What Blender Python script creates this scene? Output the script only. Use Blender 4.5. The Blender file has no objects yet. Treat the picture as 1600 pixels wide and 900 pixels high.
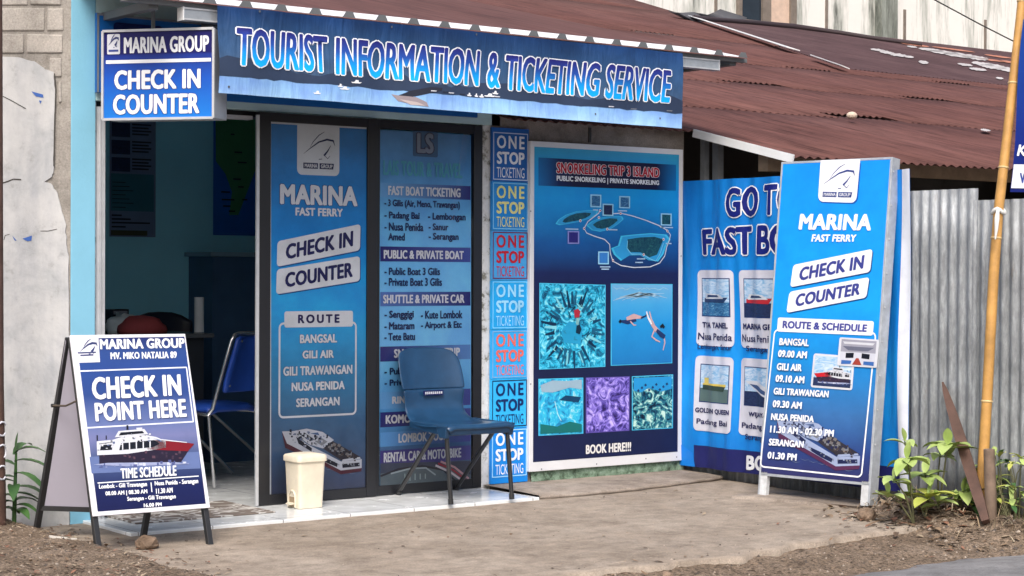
import bpy, bmesh, math, random
from mathutils import Vector, Matrix
random.seed(7)
S = bpy.context.scene
COL = S.collection
PI = math.pi

# ------------------------------------------------------------------ camera, sky, sun, exposure
RIGHT = Vector((0.79994951, -0.60005293, 0.00415543))
UP = Vector((0.00124667, 0.00858682, 0.99996236))
FWD = Vector((0.60006602, 0.79991421, -0.0076171))
CAM = Vector((-4.85697, -8.75833, 1.25379))
FPX = 2888.0
cam_data = bpy.data.cameras.new('camera')
cam = bpy.data.objects.new('camera', cam_data)
COL.objects.link(cam)
m = Matrix.Identity(4)
for i in range(3):
    m[i][0] = RIGHT[i]; m[i][1] = UP[i]; m[i][2] = -FWD[i]; m[i][3] = CAM[i]
cam.matrix_world = m
cam_data.sensor_width = 36; cam_data.lens = FPX / 1600 * 36
cam_data.clip_end = 600
S.camera = cam

SUN_EL, SUN_AZ = 50, 222          # degrees; azimuth clockwise from +Y
SKY_STRENGTH, SUN_STRENGTH, EXPOSURE = 0.15, 1.5, 0.42
sd = Vector((math.sin(math.radians(SUN_AZ)) * math.cos(math.radians(SUN_EL)),
             math.cos(math.radians(SUN_AZ)) * math.cos(math.radians(SUN_EL)), math.sin(math.radians(SUN_EL))))
W = bpy.data.worlds.new('World'); S.world = W; W.use_nodes = True
nt = W.node_tree; nt.nodes.clear()
sky = nt.nodes.new('ShaderNodeTexSky'); sky.sky_type = 'NISHITA'; sky.sun_disc = False
sky.sun_elevation = math.radians(SUN_EL); sky.sun_rotation = math.radians(SUN_AZ)
sky.dust_density = 6.0; sky.air_density = 1.0; sky.ozone_density = 1.0
bg = nt.nodes.new('ShaderNodeBackground'); bg.inputs[1].default_value = SKY_STRENGTH
wo = nt.nodes.new('ShaderNodeOutputWorld')
nt.links.new(sky.outputs[0], bg.inputs[0]); nt.links.new(bg.outputs[0], wo.inputs[0])
sl = bpy.data.lights.new('sun', 'SUN'); sl.energy = SUN_STRENGTH; sl.angle = math.radians(25); sl.color = (1.0, 0.965, 0.92)
sun = bpy.data.objects.new('sun', sl); COL.objects.link(sun)
sun.rotation_euler = sd.to_track_quat('Z', 'Y').to_euler()
S.view_settings.view_transform = 'Standard'; S.view_settings.look = 'None'
S.view_settings.exposure = EXPOSURE; S.view_settings.gamma = 1; S.view_settings.use_curve_mapping = False

# ------------------------------------------------------------------ geometry of the place
def ray(px, py):
    return RIGHT * ((px - 800) / FPX) - UP * ((py - 450) / FPX) + FWD
def onY(px, py, y=0.0):
    r = ray(px, py); return CAM + r * ((y - CAM.y) / r.y)
def onX(px, py, x):
    r = ray(px, py); return CAM + r * ((x - CAM.x) / r.x)
def onZ(px, py, z):
    r = ray(px, py); return CAM + r * ((z - CAM.z) / r.z)

# ------------------------------------------------------------------ materials
def s2l(c):
    c = c / 255.0
    return c / 12.92 if c <= 0.04045 else ((c + 0.055) / 1.055) ** 2.4
def rgb(r, g, b, k=1.0):
    if b > 125 and b - r > 60 and g < b: g += .13 * (b - g); r += .05 * (b - r)     # printers' cyan leaning blues
    return (s2l(r) * k, s2l(g) * k, s2l(b) * k, 1)
MATS = {}
class NT:
    def __init__(s, name):
        s.m = bpy.data.materials.new(name); s.m.use_nodes = True
        s.t = s.m.node_tree; s.b = s.t.nodes['Principled BSDF']
    def n(s, kind, **kw):
        nd = s.t.nodes.new('ShaderNode' + kind)
        for k, v in kw.items(): setattr(nd, k, v)
        return nd
    def l(s, a, b): s.t.links.new(a, b)
    def coord(s, out='Object', scale=(1, 1, 1), loc=(0, 0, 0)):
        c = s.n('TexCoord'); mp = s.n('Mapping')
        mp.inputs['Scale'].default_value = scale; mp.inputs['Location'].default_value = loc
        s.l(c.outputs[out], mp.inputs[0]); return mp.outputs[0]
    def noise(s, vec, scale, detail=4, rough=.6, dist=0):
        n = s.n('TexNoise'); n.inputs['Scale'].default_value = scale; n.inputs['Detail'].default_value = detail
        n.inputs['Roughness'].default_value = rough; n.inputs['Distortion'].default_value = dist
        s.l(vec, n.inputs['Vector']); return n.outputs[0]
    def ramp(s, fac, stops, interp='LINEAR'):
        r = s.n('ValToRGB'); cr = r.color_ramp; cr.interpolation = interp
        while len(cr.elements) < len(stops): cr.elements.new(0.5)
        for e, (p, c) in zip(cr.elements, stops):
            e.position = p; e.color = c if len(c) == 4 else (*c, 1)
        if fac is not None: s.l(fac, r.inputs[0])
        return r.outputs[0]
    def mix(s, fac, a, b, mode='MIX'):
        x = s.n('Mix', data_type='RGBA', blend_type=mode)
        for sock, v in ((x.inputs[0], fac), (x.inputs[6], a), (x.inputs[7], b)):
            if hasattr(v, 'is_linked'): s.l(v, sock)
            else: sock.default_value = v
        return x.outputs[2]
    def bump(s, h, strength=.3, dist=.01):
        bn = s.n('Bump'); bn.inputs['Strength'].default_value = strength; bn.inputs['Distance'].default_value = dist
        s.l(h, bn.inputs['Height']); s.l(bn.outputs[0], s.b.inputs['Normal'])
    def fin(s, col=None, rough=.6, metal=0, spec=.5):
        if col is not None:
            if hasattr(col, 'is_linked'): s.l(col, s.b.inputs['Base Color'])
            else: s.b.inputs['Base Color'].default_value = col
        if hasattr(rough, 'is_linked'): s.l(rough, s.b.inputs['Roughness'])
        else: s.b.inputs['Roughness'].default_value = rough
        s.b.inputs['Metallic'].default_value = metal
        s.b.inputs['Specular IOR Level'].default_value = spec
        return s.m
def scal(c, k): return (min(1, c[0] * k), min(1, c[1] * k), min(1, c[2] * k), 1)
def plain(name, c, rough=.6, metal=0, var=.12, sc=6, bump=0, bsc=40, spec=.5):
    """one surface colour with a little uneven wear"""
    if name in MATS: return MATS[name]
    t = NT(name); v = t.coord()
    f = t.noise(v, sc, 5, .65)
    col = t.ramp(f, [(.3, scal(c, 1 - var)), (.7, scal(c, 1 + var))])
    if bump: t.bump(t.noise(v, bsc, 4), bump, .01)
    MATS[name] = t.fin(col, rough, metal, spec); return MATS[name]
INK = {}
def ink(r, g, b, k=1.0, rough=.45):
    key = (r, g, b, k, rough)
    if key not in INK:
        t = NT('ink'); v = t.coord()
        f = t.noise(v, 7, 5, .65)
        c = rgb(r, g, b, k)
        t.bump(t.noise(v, 14, 2), .12, .01)
        INK[key] = t.fin(t.ramp(f, [(.28, scal(c, .87)), (.5, c), (.72, scal(c, 1.07))]), rough, 0, .3)
    return INK[key]
def grad(name, stops, v0, v1, axis=1, rough=.45, noise=.0, nsc=6, wrinkle=0, spec=.3):
    """printed blend between inks, along the sheet's own height (or width)"""
    t = NT(name)
    uv = t.n('UVMap'); sep = t.n('SeparateXYZ'); t.l(uv.outputs[0], sep.inputs[0])
    mr = t.n('MapRange'); mr.inputs[1].default_value = v0; mr.inputs[2].default_value = v1
    t.l(sep.outputs[axis], mr.inputs[0])
    col = t.ramp(mr.outputs[0], stops)
    if noise:
        col = t.mix(noise, col, t.ramp(t.noise(uv.outputs[0], nsc, 5), [(.35, (0, 0, 0, 1)), (.65, (1, 1, 1, 1))]), 'OVERLAY')
    if wrinkle:
        mp = t.n('Mapping'); mp.inputs['Scale'].default_value = (6, 1.2, 1); t.l(uv.outputs[0], mp.inputs[0])
        t.bump(t.noise(mp.outputs[0], 3, 3, .5, .6), wrinkle, .02)
    else: t.bump(t.noise(uv.outputs[0], 11, 2), .12, .01)
    vo = t.coord(); col = t.mix(.35, col, t.ramp(t.noise(vo, 5, 6, .7), [(.3, (.36, .36, .36, 1)), (.5, (.5, .5, .5, 1)), (.75, (.6, .6, .6, 1))]), 'OVERLAY')
    return t.fin(col, rough, 0, spec)

# ------------------------------------------------------------------ mesh builder
class MB:
    def __init__(s): s.v = []; s.f = []; s.mi = []; s.mats = []; s.uv = {}; s.sm = []
    def mat(s, m):
        if m not in s.mats: s.mats.append(m)
        return s.mats.index(m)
    def add(s, verts, faces, m, uv=None, smooth=False):
        b = len(s.v); k = s.mat(m)
        s.v += [Vector(p) for p in verts]
        for f in faces:
            s.f.append([b + i for i in f]); s.mi.append(k); s.sm.append(smooth)
        if uv:
            for i, c in enumerate(uv): s.uv[b + i] = c
        return s
    def poly(s, pts, m): return s.add(pts, [list(range(len(pts)))], m)
    def box(s, lo, hi, m):
        x0, y0, z0 = lo; x1, y1, z1 = hi
        return s.hexa([(x0, y0, z0), (x1, y0, z0), (x1, y1, z0), (x0, y1, z0), (x0, y0, z1), (x1, y0, z1), (x1, y1, z1), (x0, y1, z1)], m)
    def hexa(s, p, m):
        return s.add(p, [(3, 2, 1, 0), (4, 5, 6, 7), (0, 1, 5, 4), (1, 2, 6, 5), (2, 3, 7, 6), (3, 0, 4, 7)], m)
    def obox(s, a, b, w, h, m, side=None):
        """rectangular bar from a to b; w along side, h along the other axis"""
        a, b = Vector(a), Vector(b); d = (b - a).normalized()
        sd_ = Vector(side) if side else (Vector((0, 0, 1)).cross(d) if abs(d.z) < .95 else Vector((1, 0, 0)))
        sd_ = (sd_ - d * sd_.dot(d)).normalized(); n = d.cross(sd_)
        q = [sd_ * (i * w / 2) + n * (j * h / 2) for i, j in ((-1, -1), (1, -1), (1, 1), (-1, 1))]
        return s.hexa([a + o for o in q] + [b + o for o in q], m)
    def tube(s, pts, r, m, n=10, cap=True):
        pts = [Vector(p) for p in pts]; rs = r if isinstance(r, (list, tuple)) else [r] * len(pts)
        vs = []; fs = []; ref = None
        for i, p in enumerate(pts):
            d = (pts[min(i + 1, len(pts) - 1)] - pts[max(i - 1, 0)]).normalized()
            if ref is None: ref = Vector((0, 0, 1)) if abs(d.z) < .9 else Vector((1, 0, 0))
            a = (ref - d * ref.dot(d)).normalized(); ref = a; b = d.cross(a)
            for k in range(n):
                t = 2 * PI * k / n; vs.append(p + (a * math.cos(t) + b * math.sin(t)) * rs[i])
        for i in range(len(pts) - 1):
            for k in range(n):
                fs.append((i * n + k, i * n + (k + 1) % n, (i + 1) * n + (k + 1) % n, (i + 1) * n + k))
        s.add(vs, fs, m, smooth=True)
        if cap:
            s.add(vs[:n], [list(range(n))[::-1]], m); s.add(vs[-n:], [list(range(n))], m)
        return s
    def grid(s, rows, m, smooth=True, closed=False):
        nr, nc = len(rows), len(rows[0]); vs = [p for r in rows for p in r]; fs = []
        for i in range(nr - 1):
            for j in range(nc - 1): fs.append((i * nc + j, i * nc + j + 1, (i + 1) * nc + j + 1, (i + 1) * nc + j))
        return s.add(vs, fs, m, smooth=smooth)
    def build(s, name, parent=None, bevel=0, solid=0, subsurf=0):
        me = bpy.data.meshes.new(name)
        org = Vector(parent['origin']) if parent is not None and 'origin' in parent else Vector((0, 0, 0))
        me.from_pydata([tuple(p - org) for p in s.v], [], s.f)
        for mt in s.mats: me.materials.append(mt)
        me.polygons.foreach_set('material_index', s.mi)
        me.polygons.foreach_set('use_smooth', s.sm)
        if s.uv:
            ul = me.uv_layers.new(name='UVMap')
            for lp in me.loops: ul.data[lp.index].uv = s.uv.get(lp.vertex_index, (0, 0))
        me.update()
        o = bpy.data.objects.new(name, me); COL.objects.link(o)
        if parent is not None: o.parent = parent; o['origin'] = tuple(org)
        if solid:
            md = o.modifiers.new('s', 'SOLIDIFY'); md.thickness = solid; md.offset = 0
        if bevel:
            md = o.modifiers.new('b', 'BEVEL'); md.width = bevel; md.segments = 2; md.limit_method = 'ANGLE'
        if subsurf:
            md = o.modifiers.new('u', 'SUBSURF'); md.levels = subsurf; md.render_levels = subsurf
        return o
def tag(o, label, cat, group=None):
    o['label'] = label; o['category'] = cat
    if group: o['group'] = group
    return o
def thing(name, label, cat, loc, group=None):
    o = bpy.data.objects.new(name, None); COL.objects.link(o)
    o.location = loc; o['origin'] = tuple(loc); o.empty_display_size = .1
    return tag(o, label, cat, group)
def kind(o, k='structure'): o['kind'] = k; return o

# ------------------------------------------------------------------ lettering from Blender's own font
_txt = {}
def text_mesh(t, off=0.0, shear=0.0, space=1.0):
    key = (t, off, shear, space)
    if key in _txt: return _txt[key]
    cu = bpy.data.curves.new('t', 'FONT'); cu.body = t; cu.size = 1; cu.offset = off; cu.shear = shear
    cu.space_character = space; cu.resolution_u = 3; cu.fill_mode = 'FRONT'
    ob = bpy.data.objects.new('t', cu); COL.objects.link(ob)
    dg = bpy.context.evaluated_depsgraph_get(); dg.update()
    me = bpy.data.meshes.new_from_object(ob.evaluated_get(dg))
    vs = [(v.co.x, v.co.y) for v in me.vertices]; fs = [list(p.vertices) for p in me.polygons]
    bpy.data.objects.remove(ob); bpy.data.curves.remove(cu); bpy.data.meshes.remove(me)
    _txt[key] = (vs, fs); return vs, fs

class Sheet:
    """a flat printed face standing somewhere in the place; px() reads where a mark sits on it"""
    def __init__(s, O, U, V, disp=None, cell=.05):
        s.O = Vector(O); s.U = Vector(U).normalized(); V = Vector(V); s.V = (V - s.U * V.dot(s.U)).normalized()
        s.N = s.U.cross(s.V)
        s.disp = disp; s.cell = cell; s.parts = {}; s.lay = 0
    def px(s, x, y):
        r = ray(x, y); k = (s.O - CAM).dot(s.N) / r.dot(s.N); p = CAM + r * k - s.O
        return (p.dot(s.U), p.dot(s.V))
    def w(s, u, v, z=0): return s.O + s.U * u + s.V * v + s.N * (z + (s.disp(u, v) if s.disp else 0))
    def mb(s, part):
        if part not in s.parts: s.parts[part] = MB()
        return s.parts[part]
    def put(s, part, uvs, faces, m, z):
        if s.disp:                                   # cut into columns so that it follows the folds of the cloth
            bm = bmesh.new(); vv = [bm.verts.new((u, v, 0)) for u, v in uvs]
            for f in faces:
                try: bm.faces.new([vv[i] for i in f])
                except ValueError: pass
            us = [u for u, v in uvs]; vs_ = [v for u, v in uvs]
            for ax, lo, hi in ((0, min(us), max(us)), (1, min(vs_), max(vs_))):
                k = math.floor(lo / s.cell) + 1
                while k * s.cell < hi:
                    co = [0, 0, 0]; no = [0, 0, 0]; co[ax] = k * s.cell; no[ax] = 1
                    bmesh.ops.bisect_plane(bm, geom=bm.verts[:] + bm.edges[:] + bm.faces[:], plane_co=co, plane_no=no, dist=1e-6)
                    k += 1
            bm.verts.index_update()
            uvs = [(v.co.x, v.co.y) for v in bm.verts]; faces = [[v.index for v in f.verts] for f in bm.faces]
            bm.free()
        s.mb(part).add([s.w(u, v, z) for u, v in uvs], faces, m, uv=uvs, smooth=bool(s.disp))
    def poly(s, part, pxs, m, z=.002): s.put(part, [s.px(*p) for p in pxs], [list(range(len(pxs)))], m, z)
    def quad(s, c): return [s.px(*p) for p in c]                 # TL TR BR BL
    def rect(s, x0, y0, x1, y1):
        """upright rectangle on the sheet whose middle height is read at its centre"""
        xm = (x0 + x1) / 2; ym = (y0 + y1) / 2
        vt = s.px(xm, y0)[1]; vb = s.px(xm, y1)[1]; u0 = s.px(x0, ym)[0]; u1 = s.px(x1, ym)[0]
        return [(u0, vt), (u1, vt), (u1, vb), (u0, vb)]
    @staticmethod
    def bil(q, a, b):
        """a to the right, b upward, both 0..1"""
        tl, tr, br, bl = q
        return tuple((bl[i] * (1 - a) + br[i] * a) * (1 - b) + (tl[i] * (1 - a) + tr[i] * a) * b for i in (0, 1))
    def text(s, part, t, q, m, z=.004, bold=.02, shear=0, space=1.0, outline=None, ow=.03, oz=None):
        """lettering fitted to a quad; heavy strokes are made of slightly shifted copies, each a hair above the last"""
        bold = min(bold * 1.55, .05)
        if bold > .04: space *= 1.05
        vs, fs = text_mesh(t, 0.0, shear, space)
        if not vs: return
        x0 = min(v[0] for v in vs); x1 = max(v[0] for v in vs); y0 = min(v[1] for v in vs); y1 = max(v[1] for v in vs)
        w = math.dist(q[0], q[1]); h = math.dist(q[0], q[3]); asp = (w / (x1 - x0)) / (h / (y1 - y0))
        def lay(b, mm, zz, n):
            bx = max(b, 1e-4); by = b * .8 * min(1.2, max(.5, asp)) 
            X0, X1, Y0, Y1 = x0 - bold, x1 + bold, y0 - bold * .8, y1 + bold * .8
            for k in range(n):
                a = 2 * PI * (k + .5) / n; dx, dy = (bx * max(-1, min(1, 1.3 * math.cos(a))), by * max(-1, min(1, 1.3 * math.sin(a)))) if n > 1 else (0, 0)
                s.put(part, [s.bil(q, (v[0] + dx - X0) / (X1 - X0), (v[1] + dy - Y0) / (Y1 - Y0)) for v in vs], fs, mm, zz + .00006 * k)
        if outline: lay(bold + ow, outline, z - .001 if oz is None else oz, 8)
        lay(bold, m, z, 5 if bold > .012 else 1)
    def t(s, part, st, x0, y0, x1, y1, m, **k): s.text(part, st, s.rect(x0, y0, x1, y1), m, **k)
    def shape(s, part, q, pts, m, z=.004):
        s.put(part, [s.bil(q, a, b) for a, b in pts], [list(range(len(pts)))], m, z)
    def rrect(s, part, q, m, r=.012, z=.003, line=0, round_top=True):
        w = math.dist(q[0], q[1]); h = math.dist(q[0], q[3])
        def ring(inset):
            out = []; rr = max(r - inset, .001)
            for (cx, cy, a0) in ((w - inset - rr, h - inset - rr, 0), (inset + rr, h - inset - rr, 90), (inset + rr, inset + rr, 180), (w - inset - rr, inset + rr, 270)):
                for k in range(5):
                    a = math.radians(a0 + 22.5 * k); x = cx + rr * math.cos(a); y = cy + rr * math.sin(a)
                    if not round_top and cy > h / 2: x = w - inset if a0 == 0 else inset; y = h - inset
                    out.append(s.bil(q, x / w, y / h))
            return out
        o = ring(0)
        if not line: s.put(part, o, [list(range(len(o)))], m, z)
        else:
            i = ring(line); n = len(o)
            s.put(part, o + i, [(k, (k + 1) % n, n + (k + 1) % n, n + k) for k in range(n)], m, z)
    def stroke(s, part, pts, wd, m, z=.004, px=True):
        p = [Vector(s.px(*a)) if px else Vector(a) for a in pts]; L = []; R = []
        ws = wd if isinstance(wd, (list, tuple)) else [wd] * len(p)
        for i in range(len(p)):
            d = (p[min(i + 1, len(p) - 1)] - p[max(i - 1, 0)]); d = d.normalized() if d.length else Vector((1, 0))
            n = Vector((-d.y, d.x)) * ws[i] / 2; L.append(tuple(p[i] + n)); R.append(tuple(p[i] - n))
        n = len(p); s.put(part, L + R, [(i, n + i, n + i + 1, i + 1) for i in range(n - 1)], m, z)
    def qstroke(s, part, q, pts, wd, m, z=.004): s.stroke(part, [s.bil(q, a, b) for a, b in pts], wd, m, z, px=False)
    def dot(s, part, x, y, r, m, z=.004, n=10):
        c = s.px(x, y); s.put(part, [(c[0] + r * math.cos(2 * PI * k / n), c[1] + r * math.sin(2 * PI * k / n)) for k in range(n)], [list(range(n))], m, z)
    def done(s, parent, names=None):
        for k, mb in s.parts.items(): mb.build(k.split('#')[0], parent)

# inks shared by the prints
WHITE = ink(232, 236, 242); OFFW = ink(206, 210, 220); NAVY = ink(24, 28, 84); DARK = ink(16, 20, 34); PURPLE = ink(62, 52, 130)
GREY = ink(120, 125, 135); RED = ink(190, 30, 45); MAROON = ink(96, 28, 44)
def logo_marks(sh, part, q, m, word=True, z=.005):
    """the swoosh of a bow over a two-piece name bar"""
    sh.qstroke(part, q, [(.28, .56), (.36, .68), (.5, .82), (.64, .9)], [.001, .004, .005, .002], m, z)
    sh.qstroke(part, q, [(.12, .42), (.3, .55), (.5, .68), (.7, .74), (.86, .72), (.9, .62)], [.001, .005, .008, .011, .011, .002], m, z)
    sh.qstroke(part, q, [(.8, .62), (.72, .5), (.63, .4)], [.002, .008, .012], m, z)
    sh.qstroke(part, q, [(.66, .39), (.72, .34), (.78, .4)], [.004, .004, .002], m, z)
    sh.qstroke(part, q, [(.5, .32), (.58, .33)], .004, m, z)
    if word:
        sh.shape(part, q, [(.12, .12), (.48, .12), (.48, .24), (.12, .24)], m, z)
        sh.shape(part, q, [(.52, .12), (.86, .12), (.88, .24), (.52, .24)], m, z)
        sh.text(part, 'MARINA', [sh.bil(q, a, b) for a, b in ((.15, .22), (.46, .22), (.46, .14), (.15, .14))], OFFW, z + .001)
        sh.text(part, 'GROUP', [sh.bil(q, a, b) for a, b in ((.55, .22), (.84, .22), (.84, .14), (.55, .14))], OFFW, z + .001)

def photo_mat(name, stops, scale=20, kindn='noise', dist=1.5, stretch=(1, 1, 1)):
    """a printed photograph: patches of its own few colours"""
    t = NT(name); uv = t.n('UVMap'); mp = t.n('Mapping'); mp.inputs['Scale'].default_value = stretch
    t.l(uv.outputs[0], mp.inputs[0])
    if kindn == 'voronoi':
        nz = t.noise(mp.outputs[0], scale * .8, 3, .6, dist)
        x = t.n('TexVoronoi'); x.inputs['Scale'].default_value = scale; x.feature = 'DISTANCE_TO_EDGE'
        t.l(mp.outputs[0], x.inputs['Vector'])
        ad = t.n('Math', operation='ADD'); mu = t.n('Math', operation='MULTIPLY'); mu.inputs[1].default_value = 1.2
        t.l(x.outputs['Distance'], mu.inputs[0]); t.l(mu.outputs[0], ad.inputs[0]); t.l(nz, ad.inputs[1]); sb = t.n('Math', operation='SUBTRACT'); sb.inputs[1].default_value = .2
        t.l(ad.outputs[0], sb.inputs[0]); f = sb.outputs[0]
    else: f = t.noise(mp.outputs[0], scale, 5, .65, dist)
    return t.fin(t.ramp(f, stops), .45, 0, .3)
SEA = photo_mat('printed_sea', [(.3, rgb(24, 60, 110)), (.55, rgb(50, 110, 165)), (.72, rgb(150, 190, 215))], 30, stretch=(1, 4, 1))
SKYP = photo_mat('printed_sky', [(.35, rgb(110, 165, 215)), (.65, rgb(205, 220, 238))], 14, stretch=(1, 3, 1))
DKSEA = photo_mat('printed_deep_sea', [(.3, rgb(22, 30, 62)), (.7, rgb(46, 62, 104))], 30, stretch=(1, 4, 1))

def ferry_high(sh, part, q, z=.0045, OFFW=OFFW, DARK=DARK, MAROON=MAROON):
    """a white ferry seen from above its quarter, bow to the upper left"""
    P = lambda pts, m, k=0: sh.shape(part, q, pts, m, z + k * .0006)
    P([(.0, .94), (.04, .6), (.28, .4), (.48, .235), (.73, 0), (.99, .07), (1, .2), (.73, .14), (.3, .52)], MAROON)
    P([(.0, .97), (.06, .7), (.3, .48), (.5, .31), (.73, .09), (.995, .15), (.995, .36), (.73, .3), (.52, .5), (.3, .7), (.1, .98)], OFFW, 1)
    P([(.17, .86), (.2, .7), (.36, .52), (.365, .6)], DARK, 2)
    P([(.43, .46), (.44, .38), (.56, .26), (.68, .17), (.69, .25), (.57, .36)], DARK, 2)
    P([(.745, .24), (.75, .15), (.97, .19), (.965, .28)], DARK, 2)
    P([(.5, .6), (.73, .33), (.99, .4), (.62, .78)], ink(48, 46, 56), 2)
    P([(.1, .97), (.34, .68), (.5, .6), (.64, .8), (.5, .98), (.3, 1.05)], OFFW, 2.4)
    P([(.2, .93), (.34, .76), (.4, .8), (.27, .96)], DARK, 3); P([(.4, .76), (.49, .66), (.56, .76), (.47, .86)], GREY, 3); P([(.34, .94), (.46, .9), (.44, .97)], ink(60, 80, 130), 3)
    P([(.74, .3), (.98, .37), (.97, .41), (.75, .35)], OFFW, 3.2)
    for a, b in ((.56, .62), (.64, .58), (.7, .5), (.78, .46), (.62, .68), (.72, .58), (.82, .44), (.68, .66)):
        P([(a, b), (a + .035, b - .03), (a + .05, b + .03), (a + .015, b + .06)], ink(112, 110, 112), 3.6)
    clutter(sh, part, q, [(.08, .9), (.3, .82), (.52, .72)], .13, 60, [OFFW, DARK, GREY, OFFW, ink(90, 100, 130)], z + .003, .03, 3)
    clutter(sh, part, q, [(.55, .62), (.75, .48), (.93, .38)], .1, 50, [DARK, GREY, ink(70, 60, 60), ink(120, 110, 104), ink(40, 44, 60)], z + .003, .03, 4)
    clutter(sh, part, q, [(.1, .76), (.4, .46), (.72, .2), (.97, .24)], .05, 34, [OFFW, GREY, ink(120, 126, 150)], z + .0032, .02, 5)
    for k in range(9): sh.qstroke(part, q, [(.02 + .1 * k, .2 - .03 * (k % 3) - (.1 if k > 5 else 0)), (.07 + .1 * k, .17 - .03 * (k % 3) - (.1 if k > 5 else 0)), (.12 + .1 * k, .19 - .03 * (k % 3) - (.1 if k > 5 else 0))], [.001, .003, .001], ink(96, 112, 148), z - .0002)
def clutter(sh, part, q, path, half, n, cols, z, size=.03, seed=1):
    rnd = random.Random(seed)
    for k in range(n):
        t_ = rnd.random() * (len(path) - 1); i = int(t_); f = t_ - i
        a = path[i][0] * (1 - f) + path[i + 1][0] * f + rnd.uniform(-half, half) * .5; b_ = path[i][1] * (1 - f) + path[i + 1][1] * f + rnd.uniform(-half, half)
        w, h = rnd.uniform(.3, 1) * size, rnd.uniform(.3, 1) * size * 2.2; sk = rnd.uniform(-.3, .1) * size
        sh.shape(part, q, [(a, b_), (a + w, b_ + sk), (a + w, b_ + h + sk), (a, b_ + h)], rnd.choice(cols), z + .00001 * k)
def ferry_side(sh, part, q, hull_top=RED, hull=ink(46, 36, 60), flip=False, z=.0045):
    fx = (lambda a: 1 - a) if flip else (lambda a: a)
    P = lambda pts, m, k=0: sh.shape(part, q, ([(fx(a), b) for a, b in pts] if not flip else [(fx(a), b) for a, b in pts][::-1]), m, z + k * .0006)
    P([(.02, .1), (.5, .06), (.86, .08), (.95, .4), (.5, .46), (.02, .42)], hull)
    P([(-.04, .1), (.3, .02), (.9, .02), (.8, .08), (.1, .13)], ink(150, 160, 196), .6)
    P([(.5, .43), (.93, .34), (1.0, .52), (.7, .66), (.58, .66)], hull_top, 1)
    P([(.0, .34), (.3, .34), (.6, .42), (.7, .46), (.7, .62), (.6, .74), (.5, .8), (.3, .82), (.16, .72), (.0, .7)], OFFW, 1)
    P([(.03, .46), (.15, .46), (.15, .6), (.04, .6)], DARK, 2)
    P([(.22, .44), (.56, .48), (.64, .56), (.58, .66), (.24, .62)], DARK, 2)
    P([(.18, .78), (.52, .82), (.48, .96), (.22, .94)], OFFW, 2)
    P([(.22, .82), (.48, .85), (.46, .91), (.24, .9)], DARK, 3)
    P([(.3, .96), (.32, .96), (.32, 1.08), (.3, 1.08)], DARK, 2)
    for k in range(5): P([(.25 + .07 * k, .45), (.262 + .07 * k, .45), (.262 + .07 * k, .64), (.25 + .07 * k, .635)], OFFW, 3)
    P([(.02, .62), (.16, .65), (.16, .67), (.02, .64)], GREY, 3); P([(.0, .72), (.012, .72), (.012, .86), (.0, .86)], DARK, 2); P([(.09, .74), (.1, .74), (.1, .84), (.09, .84)], DARK, 2)
    P([(.62, .66), (.92, .55), (.92, .57), (.62, .69)], OFFW, 3); P([(.55, .72), (.64, .66), (.66, .6), (.6, .68)], ink(80, 110, 170), 3); P([(.4, .96), (.46, .95), (.46, 1.0), (.4, 1.0)], OFFW, 2)
    pl = (lambda L: [(fx(a), b) for a, b in L])
    clutter(sh, part, q, pl([(.04, .56), (.3, .74), (.56, .7)]), .1, 46, [OFFW, DARK, GREY, OFFW, ink(90, 104, 140)], z + .0026, .022, 6)
    clutter(sh, part, q, pl([(.04, .3), (.5, .24), (.85, .24)]), .1, 26, [ink(60, 46, 66), ink(40, 32, 52), ink(84, 60, 76)], z + .0004, .04, 7)
    clutter(sh, part, q, pl([(.0, .04), (.5, .02), (.95, .06)]), .04, 22, [ink(196, 204, 226), ink(120, 132, 176), ink(80, 90, 140)], z + .0005, .04, 8)


# ================================================================== THE SETTING
from mathutils import noise as mn
def fbm(x, y, s=1.0, o=3):
    return sum(mn.noise(Vector((x * s * 2 ** k, y * s * 2 ** k, 3.1 * k))) / 2 ** k for k in range(o))
def sst(a, b, x):
    t = max(0, min(1, (x - a) / (b - a))); return t * t * (3 - 2 * t)
def gz(x, y):
    z = -.07 - .05 * sst(-2.45, -3.1, y)
    z += .105 * sst(-1.12, -1.42, x + .05 * fbm(x, y, 4)) * sst(-3.1, -1.9, y)
    z += .085 * sst(2.45, 2.95, x + .12 * fbm(x, y, 3)) * sst(-1.5, -1.95, y) * sst(-3.3, -2.7, y)
    near = sst(9, 5, abs(x - 1) + abs(y + 2))
    return z + near * (.009 * fbm(x, y, 6) + .006 * fbm(x, y, 22, 2))
def apz(x, y): return -.016 - .016 * max(0, -y - .5) + .004 * fbm(x, y, 1.5)
def surf(x, y):
    g = gz(x, y)
    if -2.5 < y < 0 and -1.6 < x < 3.05: g = max(g, apz(x, y))
    return g

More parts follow.
